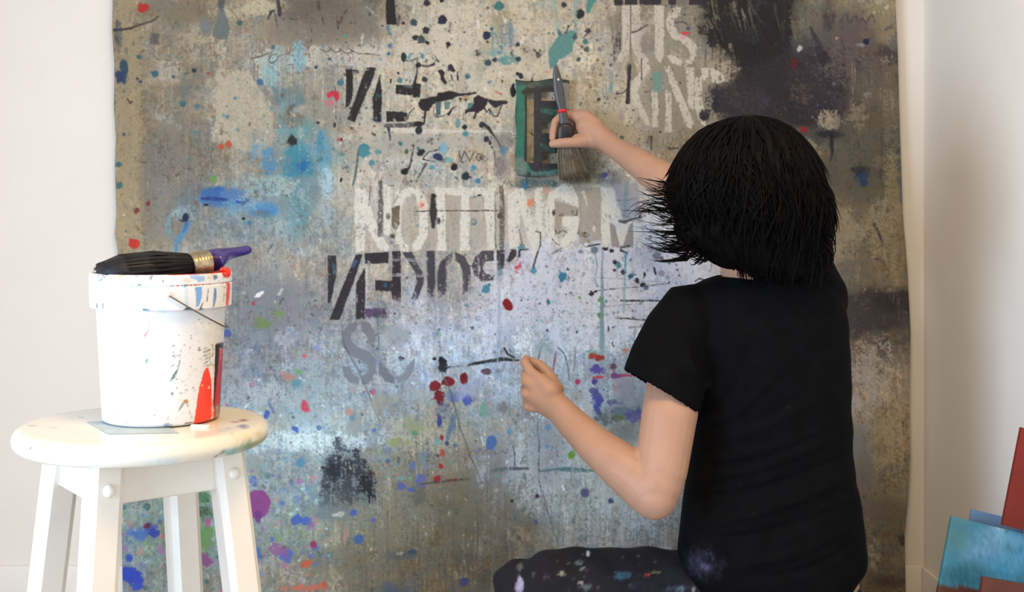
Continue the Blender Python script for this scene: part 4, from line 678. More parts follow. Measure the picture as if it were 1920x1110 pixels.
for k in range(4):
    bm = bmesh.new()
    a = -PHI + k * math.pi / 2 + math.pi / 4
    u = Vector((math.cos(a), math.sin(a), 0)); w = Vector((-math.sin(a), math.cos(a), 0))
    rr = []
    for z in (0.0, .25, .5, ZA):
        c0 = corner(k, .120 + (ZA - z) * .125, z); hs = .0225; ch = .008
        p = []
        for (i, j) in ((-1, -1), (1, -1), (1, 1), (-1, 1)):
            nx = (i, j)
            for q in ((0, 1) if i * j > 0 else (1, 0)):
                p.append(c0 + u * i * (hs - ch * (q == 0)) + w * j * (hs - ch * (q == 1)))
        # order chamfered octagon
        ctr = c0; p.sort(key=lambda e: math.atan2((e - ctr).dot(w), (e - ctr).dot(u)))
        rr.append(p)
    rings(bm, rr, True)
    legs.append(from_bm('leg', bm, M_stool, stool, sharp=25))
for k in range(4):
    a0, a1 = corner(k, .120, 0), corner(k + 1, .120, 0)
    mid = (a0 + a1) / 2; dr = (a1 - a0).normalized(); nrm = Vector((dr.y, -dr.x, 0))
    bm = bmesh.new()
    hl = (a1 - a0).length / 2 - .012
    M = Matrix.Translation((mid.x, mid.y, 0)) @ Matrix(((dr.x, nrm.x, 0, 0), (dr.y, nrm.y, 0, 0), (0, 0, 1, 0), (0, 0, 0, 1)))
    box(bm, 0, 0, ZA - .0285, hl * 2, .022, .055, M); bevel(bm, .002, 2)
    from_bm('apron', bm, M_stool, stool, sharp=40)
    # lower rail, below the frame
    a0, a1 = corner(k, .197, 0), corner(k + 1, .197, 0); mid = (a0 + a1) / 2; hl = (a1 - a0).length / 2 - .02
    M = Matrix.Translation((mid.x, mid.y, 0)) @ Matrix(((dr.x, nrm.x, 0, 0), (dr.y, nrm.y, 0, 0), (0, 0, 1, 0), (0, 0, 0, 1)))
    bm = bmesh.new(); box(bm, 0, 0, .22, hl * 2 , .02, .035, M); bevel(bm, .002, 2)
    from_bm('stretcher', bm, M_stool, stool, sharp=40)
for k, lg in ((3, legs[3]), (0, legs[0])):
    nrm = Vector((math.cos(-PHI - math.pi / 4), math.sin(-PHI - math.pi / 4), 0))
    z = ZA - .034
    c0 = corner(k, .120 + (ZA - z) * .125, z) + nrm * .0225
    bm = bmesh.new(); ellipsoid(bm, c0, .0085, .0085, .0085)
    from_bm('screw_cap', bm, M_stool, lg)
# pale card under the bucket
dT = 1.70
def on_seat(px, py, z=ST):
    d = (CZ - z) * F / (py - HY); return P(px, py, d)
bm = bmesh.new()
q = [on_seat(163, 792), on_seat(203, 814.5), on_seat(335, 812), on_seat(290, 789)]
vs = [bm.verts.new((p.x, p.y, ST + .0003)) for p in q] + [bm.verts.new((p.x, p.y, ST + .0012)) for p in q]
for f in ((3, 2, 1, 0), (4, 5, 6, 7), (0, 1, 5, 4), (1, 2, 6, 5), (2, 3, 7, 6), (3, 0, 4, 7)): bm.faces.new([vs[i] for i in f])
tag(from_bm('paint_card', bm, mat('pale_card', rgb(176, 190, 190), .5, .12, 40), smooth=False), 'pale grey-blue scrap of card lying on the stool seat under the bucket', 'card')

# ------------------------------------------------------------------ paint bucket
BC = Vector(((303 - HX) / F * 1.768, CY + 1.768, 0)); BZ = ST + .0013
bucket = empty('paint_bucket', (BC.x, BC.y, BZ))
tag(bucket, 'white plastic paint bucket with drips, red spills and a thin wire handle on the stool', 'bucket')
prof = [(.02, BZ), (.076, BZ), (.0805, BZ + .002)]
H = .955
for k in range(1, 90):
    z = BZ + .002 + (.905 - BZ - .002) * k / 89; prof.append((.0815 + (z - BZ) / .165 * .0085, z))
prof += [(.0955, .9052), (.0985, .9065)] + [(.0985 + .0008 * k / 20, .907 + .031 * k / 20) for k in range(21)]
prof += [(.0985, .9388), (.0975, .9392), (.0975, .9402), (.0990, .9407)] + [(.0992, .941 + .010 * k / 8) for k in range(9)] + [(.0985, .9535), (.0965, H), (.094, .9535), (.0925, .945), (.089, .90), (.083, .80), (.08, BZ + .006), (.02, BZ + .004)]
bm = lathe(prof, 360, BC)
body = from_bm('body', bm, mat('bucket_plastic', rough=.32, var=.015, scale=30, attr='paint', spec=.5), bucket, sharp=50)
K = Paint(150, 490, 450, 830, .7, 90)
WB = (230, 231, 233); K.c[:] = np.array(WB) / 255
random.seed(21)
kd, kl = K.dab, K.line
K.poly([(225, 537), (282, 536), (283, 552), (272, 575), (262, 575), (262, 560), (240, 554), (226, 544)], (206, 226, 236), .55, 1.5, .1, 1.5); kl([(224, 537), (285, 538)], 1.2, (130, 170, 190), .7); kd(262, 534, 4, 1.6, (60, 96, 116)); kl([(268, 540), (266, 575)], [8, 6], (200, 224, 232), .6)
K.poly([(266, 582), (268, 578), (277, 579), (284, 583)], (70, 120, 140), .95, .6); kd(305, 581, 8, 6, (196, 222, 228), .8); K.poly([(344, 582), (348, 577), (356, 577), (362, 581)], (48, 78, 92), .98, .6); kl([(348, 536), (349, 575)], [4, 5], (190, 216, 228), .8); kd(347, 536, 3, 3.4, (130, 176, 200)); kl([(352, 545), (353, 575)], 3, (206, 224, 232), .6)
K.poly([(366, 539), (378, 538), (379, 556), (374, 574), (369, 576), (367, 560)], (110, 162, 222), .95, .6); K.poly([(401, 540), (405, 541), (406, 556), (402, 576), (399, 576)], (66, 124, 196), .98, .6); K.poly([(390, 541), (391, 541), (389, 566), (387, 566)], (70, 60, 60), .95, .2); kl([(382, 566), (378, 574)], 1.4, (80, 60, 60)); K.poly([(373, 580), (377, 576), (382, 580)], (36, 36, 44), .98, .3)
K.poly([(352, 512), (362, 511), (372, 515), (384, 517), (384, 526), (372, 529), (368, 524), (358, 522)], (146, 188, 234), .95, .6); kd(350, 526, 9, 4, (236, 206, 190), .8, .4, .6); kd(396, 519, 12, 5, (196, 196, 170), .6, .4, .7); kd(404, 520, 4, 4.6, (76, 120, 154)); kd(234, 516, 8, 3, (206, 160, 112), .95, .3, .5, -.2); kd(200, 513, 8, 1.8, (84, 110, 140), .9, .3, .6); kd(192, 525, 8, 2, (120, 160, 186), .9, .3, .6); kl([(184, 516), (182, 524)], 2, (80, 60, 110), .8); kl([(279, 517), (286, 518)], 1.6, (60, 66, 76)); kd(283, 522, 2, 3, (110, 140, 150), .8)
kl([(322, 516), (332, 516)], 1.2, (100, 160, 156)); kl([(327, 517), (327, 524)], 1.6, (100, 160, 156)); kl([(252, 517), (262, 517)], 1.6, (130, 110, 110), .7); kd(306, 528, 1.5, 1.5, (60, 50, 60)); kl([(181, 570), (182, 576), (186, 573)], 1.2, (70, 66, 72), .9); kl([(193, 569), (193, 577)], 1.8, (60, 60, 70), .9)
kd(425, 512, 9, 9, (238, 44, 26), 1, .1, .15); K.poly([(424, 530), (431, 530), (430, 558), (428, 573), (424, 574)], (236, 48, 30), .97, .5); kl([(425, 532), (424, 556)], 1, (240, 200, 190), .7); kl([(420, 536), (420, 570)], 2, (150, 150, 110), .6, .3); K.specks(40, 396, 510, 432, 576, .6, 1.8, [(120, 110, 80), (90, 110, 120), (200, 180, 130)], .7)
K.dab(412, 700, 26, 130, (222, 214, 190), .5, .6, .2)  # beige shade painted down the bucket's right side
for (x0, y0, x1, y1, n) in ((195, 600, 360, 800, 90), (330, 590, 420, 790, 260), (200, 770, 340, 806, 90)): K.specks(n, x0, y0, x1, y1, .4, 1.4, [(90, 86, 84), (140, 130, 120), (110, 130, 150), (170, 160, 140)], .6)
for k in range(36):
    x = random.uniform(322, 398); y = random.uniform(640, 745); kl([(x, y), (x + random.uniform(-3, 5), y + random.uniform(-3, 5))], 1.1, (70, 64, 66), .8)
kl([(271, 630), (276, 622), (280, 612)], [5, 3, 2], (214, 130, 142), .7, .2); kl([(283, 608), (290, 604)], [4, 4], (222, 140, 150), .6, .3); kl([(337, 676), (334, 692), (326, 704), (320, 714)], [1.5, 2, 5, 3], (70, 104, 112), .9); kl([(318, 710), (330, 706)], [3, 2], (70, 110, 124), .8); kd(275, 677, 3, 3, (90, 150, 150), .8, .3, .6); kd(349, 753, 4, 3.4, (176, 136, 84), .95); kl([(343, 756), (337, 768)], [5, 3], (166, 140, 110), .8); kl([(345, 756), (335, 770)], 1.8, (120, 160, 176), .7); kl([(350, 757), (356, 775), (361, 786)], 1.4, (110, 120, 140), .8); kl([(348, 793), (363, 793)], 2, (96, 50, 44), .9)
kd(311, 798, 9, 3, (150, 160, 186), .7, .4, .7); kl([(250, 805), (362, 803)], 1.2, (110, 110, 104), .5); kl([(206, 640), (208, 690)], 1, (190, 196, 206), .6); kd(373, 655, 3.4, 3.4, (60, 56, 60), .9); kd(373, 655, 1.6, 1.6, WB, 1)
kl([(399, 646), (400, 660), (398, 668)], 1.8, (146, 120, 66), .9)
K.poly([(404, 645), (424, 640), (424, 720), (404, 790), (400, 760)], (44, 28, 34), .98, .3); K.poly([(412, 655), (424, 650), (424, 740), (416, 800), (398, 804), (400, 780)], (206, 36, 34), .98, .5); K.poly([(414, 662), (420, 660), (416, 760), (408, 790)], (150, 26, 34), .9, .3)
for k in range(7): kl([(412.4, 654 + k * 3.6), (415, 653.6 + k * 3.6)], 1.3, (236, 200, 196), .9, rag=0)
K.poly([(386, 690), (391, 690), (396, 712), (399, 760), (398, 794), (396, 802), (361, 806), (363, 796), (368, 762), (374, 726), (381, 700)], (242, 66, 44), 1, .5, 0, .5); kl([(398, 700), (397, 796)], 1.2, (236, 214, 196), .9, .1); K.poly([(405, 764), (411, 756), (410, 790), (403, 796)], (150, 146, 130), .9, 1, .1); kd(379.5, 723, 2, 2, (250, 214, 110)); kd(391.5, 727, 2, 2, (250, 206, 190))
for k in range(5):
    for j in range(10): kl([(383 + k * 2.6, 653 + j * 3.6), (384.4 + k * 2.6, 653 + j * 3.6)], 1, (90, 88, 84), .75, rag=0)
v = verts_of(body.data); x, y = topx(v); c = K.sample(x, y)
rad = np.hypot(v[:, 0] - BC.x, v[:, 1] - BC.y)
hid = (v[:, 1] > BC.y + .02) | (rad < .0945) & (v[:, 2] > .91)
c[hid] = np.array(WB) / 255
ins = (rad < .0938) & (v[:, 2] > .80) & (rad < .0815 + (v[:, 2] - BZ) / .165 * .0085 - .001)
rr = np.random.RandomState(2)
red = (rad < .0975) & (v[:, 2] > .93) & (v[:, 0] > BC.x + .035) & (v[:, 1] < BC.y + .085)
c[red] = np.array((236, 46, 28)) / 255
set_col(body.data, c)
# wet paint inside
bm = bmesh.new(); rings(bm, [ring((BC.x, BC.y, z), (1, 0, 0), (0, 1, 0), .0855, .0855, 64) for z in (.845, .848)], True)
from_bm('paint', bm, mat('dark_wet_paint', rgb(30, 28, 34), .15, .1, 20), bucket)
# wire handle with two ears
M_wire = mat('thin_steel_wire', rgb(120, 112, 104), .35, .1, 60, metal=.8)
t0 = math.radians(33); pts = []
bax, bsd = Vector((-.275, .9614, 0)), Vector((.9614, .275, 0)); bpc = Vector((BC.x, BC.y, .9285)) + bsd * .007
for k in range(41):
    a = math.pi * k / 40
    pts.append(bpc + bsd * (.103 * math.sin(a) * math.cos(t0)) - bax * (.1008 * math.cos(a)) - Vector((0, 0, .103 * math.sin(a) * math.sin(t0))))
bm = bmesh.new(); tube(bm, pts, .0011, 8)
from_bm('wire_handle', bm, M_wire, bucket)
for sgn in (-1, 1):
    bm = bmesh.new(); ellipsoid(bm, bpc + bax * sgn * .0992, .0045, .0035, .0045)
    from_bm('handle_ear', bm, mat('bucket_ear_plastic', rgb(240, 240, 238), .4), bucket)
bm = bmesh.new()
rr_ = random.Random(5)
for (px, r) in ((364, .004), (370, .006), (378, .0055), (386, .0045), (390, .003)):
    p = on_seat(px, 800 + rr_.uniform(-1, 2)); ellipsoid(bm, (p.x, p.y - .002, ST + .0015), r * 1.3, r, .003)
link('paint_blob', fuse('paint_blob', bm, .0008, 2), mat('white_paint_blob', rgb(242, 238, 232), .3), bucket)
# red drip knob on the rim
bm = bmesh.new(); p = P(425, 511, 1.76)
ellipsoid(bm, p, .0062, .0045, .0075); ellipsoid(bm, p + Vector((-.004, -.002, .004)), .006, .004, .004)
link('red_drip', fuse('red_drip', bm, .0008, 3), mat('red_wet_paint', rgb(238, 52, 32), .2, .03), bucket)

# ------------------------------------------------------------------ wide brush lying across the bucket
bd = [Vector(P(186, 507, 1.705)), Vector(P(353, 494, 1.775)), Vector(P(388, 490, 1.79)), Vector(P(468, 467, 1.86))]
brush = empty('wide_paintbrush', tuple(bd[1]))
tag(brush, 'wide black-bristled paintbrush with purple-blue handle lying across the top of the bucket', 'paintbrush')
M_bris = mat('black_bristles', rgb(16, 15, 20), .55, .5, 40, .5, 300, spec=.4)
ax = (bd[1] - bd[0]).normalized(); up = Vector((0, 0, 1)); up = (up - ax * up.dot(ax)).normalized(); sd = ax.cross(up)
bm = bmesh.new()
core = []
for t, a, b in ((0, .016, .009), (.05, .028, .016), (.2, .038, .0225), (.45, .040, .025), (.75, .036, .023), (1, .030, .018)):
    core.append(ring(bd[0].lerp(bd[1], t) + Vector((0, 0, -.004)), sd, up, a, b, 28))
rings(bm, core)
rn = random.Random(3)
for k in range(650):
    a = rn.uniform(0, 6.283); q = rn.uniform(.75, 1.0)
    e = rn.uniform(-.03, .22)
    pp = []
    for t, s_ in ((1, (.030, .018)), (.6, (.040, .025)), (.25, (.039, .0235)), (e, (.026 + e * .05, .014 + e * .03))):
        w_ = rn.uniform(.97, 1.04)
        pp.append(bd[0].lerp(bd[1], t) + Vector((0, 0, -.004)) + sd * s_[0] * q * math.cos(a) * w_ + up * s_[1] * q * math.sin(a) * w_)
    tube(bm, pp, [.0008, .0008, .0006, .00025], 4, True)
from_bm('bristles', bm, M_bris, brush)
bm = bmesh.new(); ax2 = (bd[2] - bd[1]).normalized(); u2 = (Vector((0, 0, 1)) - ax2 * ax2.z).normalized(); s2 = ax2.cross(u2)
rr = []
for k in range(25):
    t = k / 24; e = .0004 if k % 4 == 0 else 0
    rr.append(ring(bd[1].lerp(bd[2], t) + Vector((0, 0, -.002)), s2, u2, .033 - .003 * t + e, .0165 + e + .001 * t, 40, .75))
rings(bm, rr)
from_bm('ferrule', bm, mat('tarnished_ferrule', rgb(176, 160, 132), .35, .35, 90, .3, 200, metal=.75), brush)
bm = bmesh.new(); pr = [(0, .026, .0155, -.002), (.06, .030, .0160, -.001), (.2, .026, .0140, .001), (.35, .018, .0110, .003), (.55, .012, .0085, .002), (.8, .010, .0074, 0), (.94, .010, .0074, 0), (1.0, .006, .0045, 0)]
ax3 = (bd[3] - bd[2]).normalized(); u3 = (Vector((0, 0, 1)) - ax3 * ax3.z).normalized(); s3 = ax3.cross(u3)
rings(bm, [ring(bd[2].lerp(bd[3], t) + Vector((0, 0, o_)), s3, u3, a, b, 28) for t, a, b, o_ in pr])
hd = from_bm('handle', bm, mat('purple_blue_handle', rgb(56, 40, 128), .25, .1, 30, coat=.4), brush)
sm = hd.modifiers.new('s', 'SUBSURF'); sm.levels = 2; sm.render_levels = 2
# ------------------------------------------------------------------ the painter, seen from behind
person = empty('person', tuple(P(1440, 1150, 2.33)))
person.location.z = 0
tag(person, 'dark-haired person in a black t-shirt and paint-flecked dark jeans, seated, reaching to the canvas', 'person')
M_skin = mat('skin', rgb(182, 142, 119), .5, .05, 25, .08, 250, sss=.12, spec=.35)
def PP(l): return [P(a, b, d) for a, b, d in l]
bm = bmesh.new()
# head, with face turned to the canvas
hc = P(1412, 365, 2.27)
ellipsoid(bm, hc, .076, .094, .098)
ellipsoid(bm, hc + Vector((0, .03, -.045)), .060, .066, .075)
ellipsoid(bm, hc + Vector((-.005, .083, -.095)), .028, .024, .022)          # chin
ellipsoid(bm, hc + Vector((-.005, .098, -.035)), .012, .02, .026)           # nose
ellipsoid(bm, hc + Vector((-.005, .086, -.068)), .024, .014, .008)          # lips
for sx in (-1, 1):
    ellipsoid(bm, hc + Vector((sx * .077, .005, -.03)), .009, .02, .03)     # ears
    ellipsoid(bm, hc + Vector((sx * .032 - .004, .078, -.008)), .014, .012, .008)
limb(bm, [hc + Vector((-.012, -.005, -.08)), P(1405, 500, 2.30), P(1420, 560, 2.32)], [.052, .054, .062])
# trunk (inside the clothes)
rings(bm, [ring(P(x, y, 2.34), (1, 0, 0), (0, 1, 0), a, b, 24) for x, y, a, b in ((1410, 530, .05, .05), (1425, 575, .10, .07), (1445, 660, .115, .085), (1455, 780, .118, .088), (1458, 900, .125, .09), (1458, 1020, .15, .105), (1455, 1120, .158, .12), (1455, 1180, .12, .10))])
# left arm (hanging, elbow bent)
limb(bm, PP([(1310, 590, 2.33), (1278, 640, 2.29), (1255, 780, 2.22), (1240, 880, 2.19), (1226, 930, 2.18)]), [.055, .052, .0505, .047, .042])
limb(bm, PP([(1232, 905, 2.185), (1216, 915, 2.19), (1170, 878, 2.21), (1120, 838, 2.25), (1075, 795, 2.29), (1050, 768, 2.31)]), [.047, .047, .043, .036, .030, .027])
# left hand: palm and curled fingers
limb(bm, PP([(1050, 768, 2.31), (1030, 752, 2.32), (1012, 742, 2.325)]), [.027, .030, .028])
limb(bm, PP([(1030, 735, 2.315), (1016, 718, 2.32)]), [.024, .018])
for f, r in (([(1012, 712, 2.32), (994, 696, 2.325), (984, 680, 2.335), (987, 672, 2.35)], .0095), ([(1004, 727, 2.315), (986, 715, 2.32), (985, 700, 2.345), (1000, 700, 2.36)], .0095),
             ([(1001, 745, 2.315), (985, 739, 2.32), (984, 728, 2.345), (1000, 727, 2.358)], .0092), ([(1003, 764, 2.318), (990, 763, 2.325), (987, 754, 2.345), (1000, 750, 2.357)], .0085)):
    limb(bm, PP(f), [r * 1.25, r * 1.05, r, r * .85])
limb(bm, PP([(1042, 730, 2.34), (1026, 700, 2.35), (1010, 684, 2.355), (996, 678, 2.358)]), [.016, .0125, .0105, .009])
# right arm reaching to the wall behind the head
limb(bm, PP([(1500, 520, 2.40), (1470, 480, 2.45), (1380, 415, 2.53), (1290, 362, 2.60)]), [.058, .05, .045, .040])
limb(bm, PP([(1290, 362, 2.60), (1272, 352, 2.61), (1235, 332, 2.66), (1195, 304, 2.72), (1160, 282, 2.78), (1140, 268, 2.815)]), [.040, .041, .038, .031, .0255, .0245])
# right hand: back of hand, four fingers wrapped, thumb across the brush
limb(bm, PP([(1140, 268, 2.815), (1120, 252, 2.845), (1100, 238, 2.862)]), [.025, .028, .027])
limb(bm, PP([(1118, 238, 2.85), (1098, 220, 2.868), (1078, 219, 2.872)]), [.020, .0185, .015])
limb(bm, PP([(1118, 262, 2.84), (1098, 262, 2.845), (1082, 262, 2.842)]), [.022, .0185, .014])
for f, r in (([(1078, 217, 2.87), (1056, 214, 2.866), (1041, 228, 2.868), (1037, 250, 2.858), (1036, 260, 2.850)], .0095), ([(1084, 222, 2.885), (1064, 220, 2.89), (1048, 234, 2.892), (1050, 252, 2.882)], .0098),
             ([(1090, 232, 2.89), (1072, 234, 2.896), (1058, 246, 2.896), (1062, 262, 2.885)], .0092), ([(1096, 246, 2.888), (1080, 252, 2.894), (1068, 262, 2.894), (1074, 274, 2.884)], .0085)):
    limb(bm, PP(f), [r * 1.3, r * 1.08] + [r] * (len(f) - 3) + [r * .85])
limb(bm, PP([(1098, 264, 2.838), (1076, 267, 2.832), (1052, 268, 2.832), (1036, 270, 2.836)]), [.0165, .0125, .0115, .0095])
body_me = fuse('body', bm, .003, 5, .5)
link('body', body_me, M_skin, person)

# black t-shirt -------------------------------------------------------
bm = bmesh.new()
T = [(517, 1345, 1500, .070, 2.315), (526, 1318, 1540, .085, 2.325), (545, 1285, 1566, .098, 2.33), (575, 1268, 1582, .110, 2.335), (620, 1262, 1589, .118, 2.335), (700, 1280, 1592, .122, 2.335), (780, 1300, 1593, .120, 2.335), (850, 1296, 1596, .118, 2.335),
     (900, 1287, 1602, .120, 2.335), (950, 1280, 1612, .128, 2.335), (1000, 1275, 1618, .136, 2.335), (1035, 1271, 1622, .142, 2.335), (1060, 1276, 1616, .144, 2.335), (1085, 1290, 1600, .142, 2.335), (1110, 1310, 1575, .135, 2.335)]
rings(bm, [ring(P((a + b) / 2, y, d), (1, 0, 0), (0, 1, 0), (b - a) / 2 / F * d, w, 64, .9) for y, a, b, w, d in T])
# left sleeve: flared tube with a hollow hem
def sleeve(pts):
    rr = []
    for (c0, nrm, maj, a, b) in pts:
        nrm = Vector(nrm).normalized(); maj = Vector(maj); maj = (maj - nrm * maj.dot(nrm)).normalized(); mn = nrm.cross(maj)
        rr.append(ring(c0, maj, mn, a, b, 40))
    rings(bm, rr)
hem = P(1241, 737, 2.235); hn = Vector((-.5, -.1, -.84)); hm = Vector((140, 0, -92))
sleeve([(P(1345, 575, 2.33), (-.9, 0, -.3), (.3, 0, -1), .050, .070), (P(1300, 592, 2.315), (-.8, -.1, -.6), (.6, 0, -.8), .068, .074), (P(1272, 640, 2.285), (-.65, -.1, -.75), (.75, 0, -.6), .074, .070), (P(1252, 695, 2.25), (-.55, -.1, -.82), (.82, 0, -.55), .079, .067), (hem, hn, hm, .0815, .066), (hem, hn, hm, .0765, .061), (P(1250, 715, 2.245), hn, hm, .074, .059)])
# right sleeve, raised
limb(bm, PP([(1525, 560, 2.35), (1502, 512, 2.40), (1470, 478, 2.45), (1425, 445, 2.49)]), [.066, .066, .062, .06])
shirt_me = fuse('t_shirt', bm, .0042, 8, .5)
v = verts_of(shirt_me).astype(np.float64); n = normals_of(shirt_me); px, py = topx(v)
# soft folds: pulled across the back from the left armpit and the right waist
f = np.zeros(len(v))
def fold(x0, y0, x1, y1, w, amp):
    dx, dy = x1 - x0, y1 - y0; L = math.hypot(dx, dy)
    t = ((px - x0) * dx + (py - y0) * dy) / L / L; s = ((px - x0) * dy - (py - y0) * dx) / L + 10 * np.sin(t * 4)
    return amp * np.exp(-(s / w) ** 2) * sstep(-.1, .2, t) * sstep(1.1, .7, t)
for a in ((1318, 800, 1480, 690, 9, .006), (1325, 780, 1420, 640, 8, -.005), (1330, 830, 1560, 740, 10, .005), (1300, 900, 1590, 820, 9, .005), (1310, 935, 1600, 860, 8, -.004), (1300, 985, 1605, 900, 10, .006), (1330, 1010, 1610, 950, 8, -.005), (1400, 1060, 1615, 985, 10, .006), (1450, 1080, 1615, 1020, 8, -.005), (1300, 865, 1580, 800, 8, .004), (1290, 640, 1330, 740, 7, .004), (1235, 640, 1262, 730, 6, -.003), (1480, 560, 1560, 700, 14, .004), (1500, 620, 1590, 560, 10, .004)):
    f += fold(*a)
f += .0012 * np.sin(px * .05 + py * .09) + .001 * np.sin(px * .11 - py * .06)
f *= np.clip(-n[:, 1] * 1.5 + .2, 0, 1)
set_verts(shirt_me, v + n * f[:, None])
TS = Paint(1150, 440, 1650, 1120, 2, 33)
TS.c[:] = np.array((9, 9, 12)) / 255
TS.dab(1315, 1058, 34, 26, (50, 52, 72), .75, .7, .4, .7); TS.dab(1322, 1064, 8, 7, (112, 112, 150), .5, .6, .7); TS.specks(30, 1200, 600, 1600, 1000, 1, 2.6, [(40, 36, 44), (44, 34, 34)], .6)
set_col(shirt_me, TS.sample(*topx(verts_of(shirt_me))))
link('t_shirt', shirt_me, mat('black_jersey', rough=.85, var=.25, scale=30, bump=.25, bscale=900, attr='paint', spec=.08), person)

# jeans ---------------------------------------------------------------
bm = bmesh.new()
rings(bm, [ring(P(1458, y, 2.345), (1, 0, 0), (0, 1, 0), a, b, 32) for y, a, b in ((1088, .157, .122), (1120, .164, .132), (1160, .168, .14), (1185, .12, .11))])
limb(bm, PP([(1400, 1125, 2.33), (1290, 1115, 2.36), (1120, 1112, 2.40), (1040, 1110, 2.42), (975, 1106, 2.44)]), [.098, .086, .088, .082, .055])
limb(bm, [P(975, 1100, 2.44), P(1010, 1140, 2.50), P(1120, 1190, 2.56), P(1210, 1206, 2.58)], [.055, .055, .045, .04])
limb(bm, [P(1490, 1135, 2.40), P(1520, 1150, 2.62), P(1500, 1150, 2.74)], [.098, .08, .06])
limb(bm, [P(1500, 1150, 2.72), P(1400, 1185, 2.70), P(1310, 1200, 2.68)], [.058, .048, .04])
jm = fuse('jeans', bm, .005, 6, .5)
v = verts_of(jm).astype(np.float64); n = normals_of(jm); px, py = topx(v)
f = .002 * np.sin(px * .045 + py * .12) + .0014 * np.sin(px * .09 - py * .1 + 1)
v2 = v + n * f[:, None]; v2[:, 2] = np.maximum(v2[:, 2], .004); set_verts(jm, v2)
J = Paint(900, 1000, 1660, 1200, 1.2, 44); random.seed(8)
J.c[:] = np.array((25, 25, 33)) / 255; J.c *= (1 + .12 * J.n8 + .1 * J.n25)[..., None]
jd = J.dab
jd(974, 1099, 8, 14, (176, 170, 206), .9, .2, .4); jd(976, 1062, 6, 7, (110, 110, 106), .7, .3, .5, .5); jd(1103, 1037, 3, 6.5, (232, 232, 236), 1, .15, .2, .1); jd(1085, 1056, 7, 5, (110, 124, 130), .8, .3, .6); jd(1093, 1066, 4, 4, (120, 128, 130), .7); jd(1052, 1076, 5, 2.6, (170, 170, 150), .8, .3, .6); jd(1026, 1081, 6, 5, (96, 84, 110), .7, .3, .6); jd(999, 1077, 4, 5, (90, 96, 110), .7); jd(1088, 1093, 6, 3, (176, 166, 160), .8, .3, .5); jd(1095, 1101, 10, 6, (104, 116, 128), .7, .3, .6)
jd(1168, 1080, 14, 6, (64, 108, 124), .8, .4, .6); jd(1216, 1078, 5, 3, (196, 70, 56), .95, .2, .4); jd(1236, 1073, 10, 3, (140, 124, 70), .7, .3, .8); jd(1209, 1084, 2, 3.4, (190, 190, 176), .8); jd(1196, 1042, 3, 2, (120, 124, 140), .8); jd(1229, 1052, 2, 3, (100, 104, 120), .7); jd(1270, 1105, 16, 6, (90, 110, 120), .7, .4, .7); jd(1300, 1106, 3, 4, (190, 196, 200), .8); jd(1600, 1106, 8, 4, (226, 226, 230), .95, .2, .3, .3); jd(1185, 1100, 9, 5, (80, 90, 110), .6, .4, .6)
J.specks(90, 940, 1035, 1290, 1110, .8, 2.4, [(90, 96, 110), (120, 126, 130), (70, 90, 110), (110, 90, 90)], .5)
set_col(jm, J.sample(*topx(verts_of(jm))))
link('jeans', jm, mat('dark_denim', rough=.8, var=.12, scale=60, bump=.2, bscale=800, attr='paint', spec=.3), person)
for pts in ([P(1210, 1206, 2.58), P(1250, 1212, 2.585), P(1290, 1216, 2.59)], [P(1310, 1202, 2.68), P(1270, 1206, 2.67), P(1235, 1210, 2.66)]):
    bm = bmesh.new(); pts = [Vector((p.x, p.y, max(.04, p.z))) for p in pts]
    limb(bm, pts, [.036, .036, .03])
    link('shoe', fuse('shoe', bm, .004, 4), mat('dark_shoe_canvas', rgb(40, 40, 46), .8), person)

# hair ----------------------------------------------------------------
bm = bmesh.new()
ellipsoid(bm, P(1405, 335, 2.26), .118, .120, .112)
ellipsoid(bm, P(1412, 400, 2.265), .132, .118, .105)
ellipsoid(bm, P(1455, 455, 2.25), .092, .085, .070)
ellipsoid(bm, P(1365, 430, 2.26), .095, .09, .045)
ellipsoid(bm, P(1345, 290, 2.27), .055, .07, .05)
hm_ = fuse('hair', bm, .005, 6)
v = verts_of(hm_).astype(np.float64); n = normals_of(hm_)
a = np.arctan2(v[:, 1] - (CY + 2.26), v[:, 0] - P(1410, 0, 2.26).x)
v += n * (.004 * np.sin(a * 23 + v[:, 2] * 30) + .003 * np.sin(a * 41 - v[:, 2] * 50))[:, None]
set_verts(hm_, v)
bm = bmesh.new(); bm.from_mesh(hm_)
hr = random.Random(12)
cx, cy_ = P(1408, 0, 2.262).x, CY + 2.262
ztop, zbot = P(0, 217, 2.26).z, P(0, 515, 2.26).z
def hull(a, t):
    """head-hair outline: radius about the axis at angle a, at height fraction t (0 crown, 1 ends)"""
    r = .136 * math.sqrt(max(0, 1 - (1 - min(1, t / .62)) ** 2.3)) * (1 - .22 * max(0, t - .62) / .38)
    return r * (1.04 if math.cos(a) < 0 else 1.0)
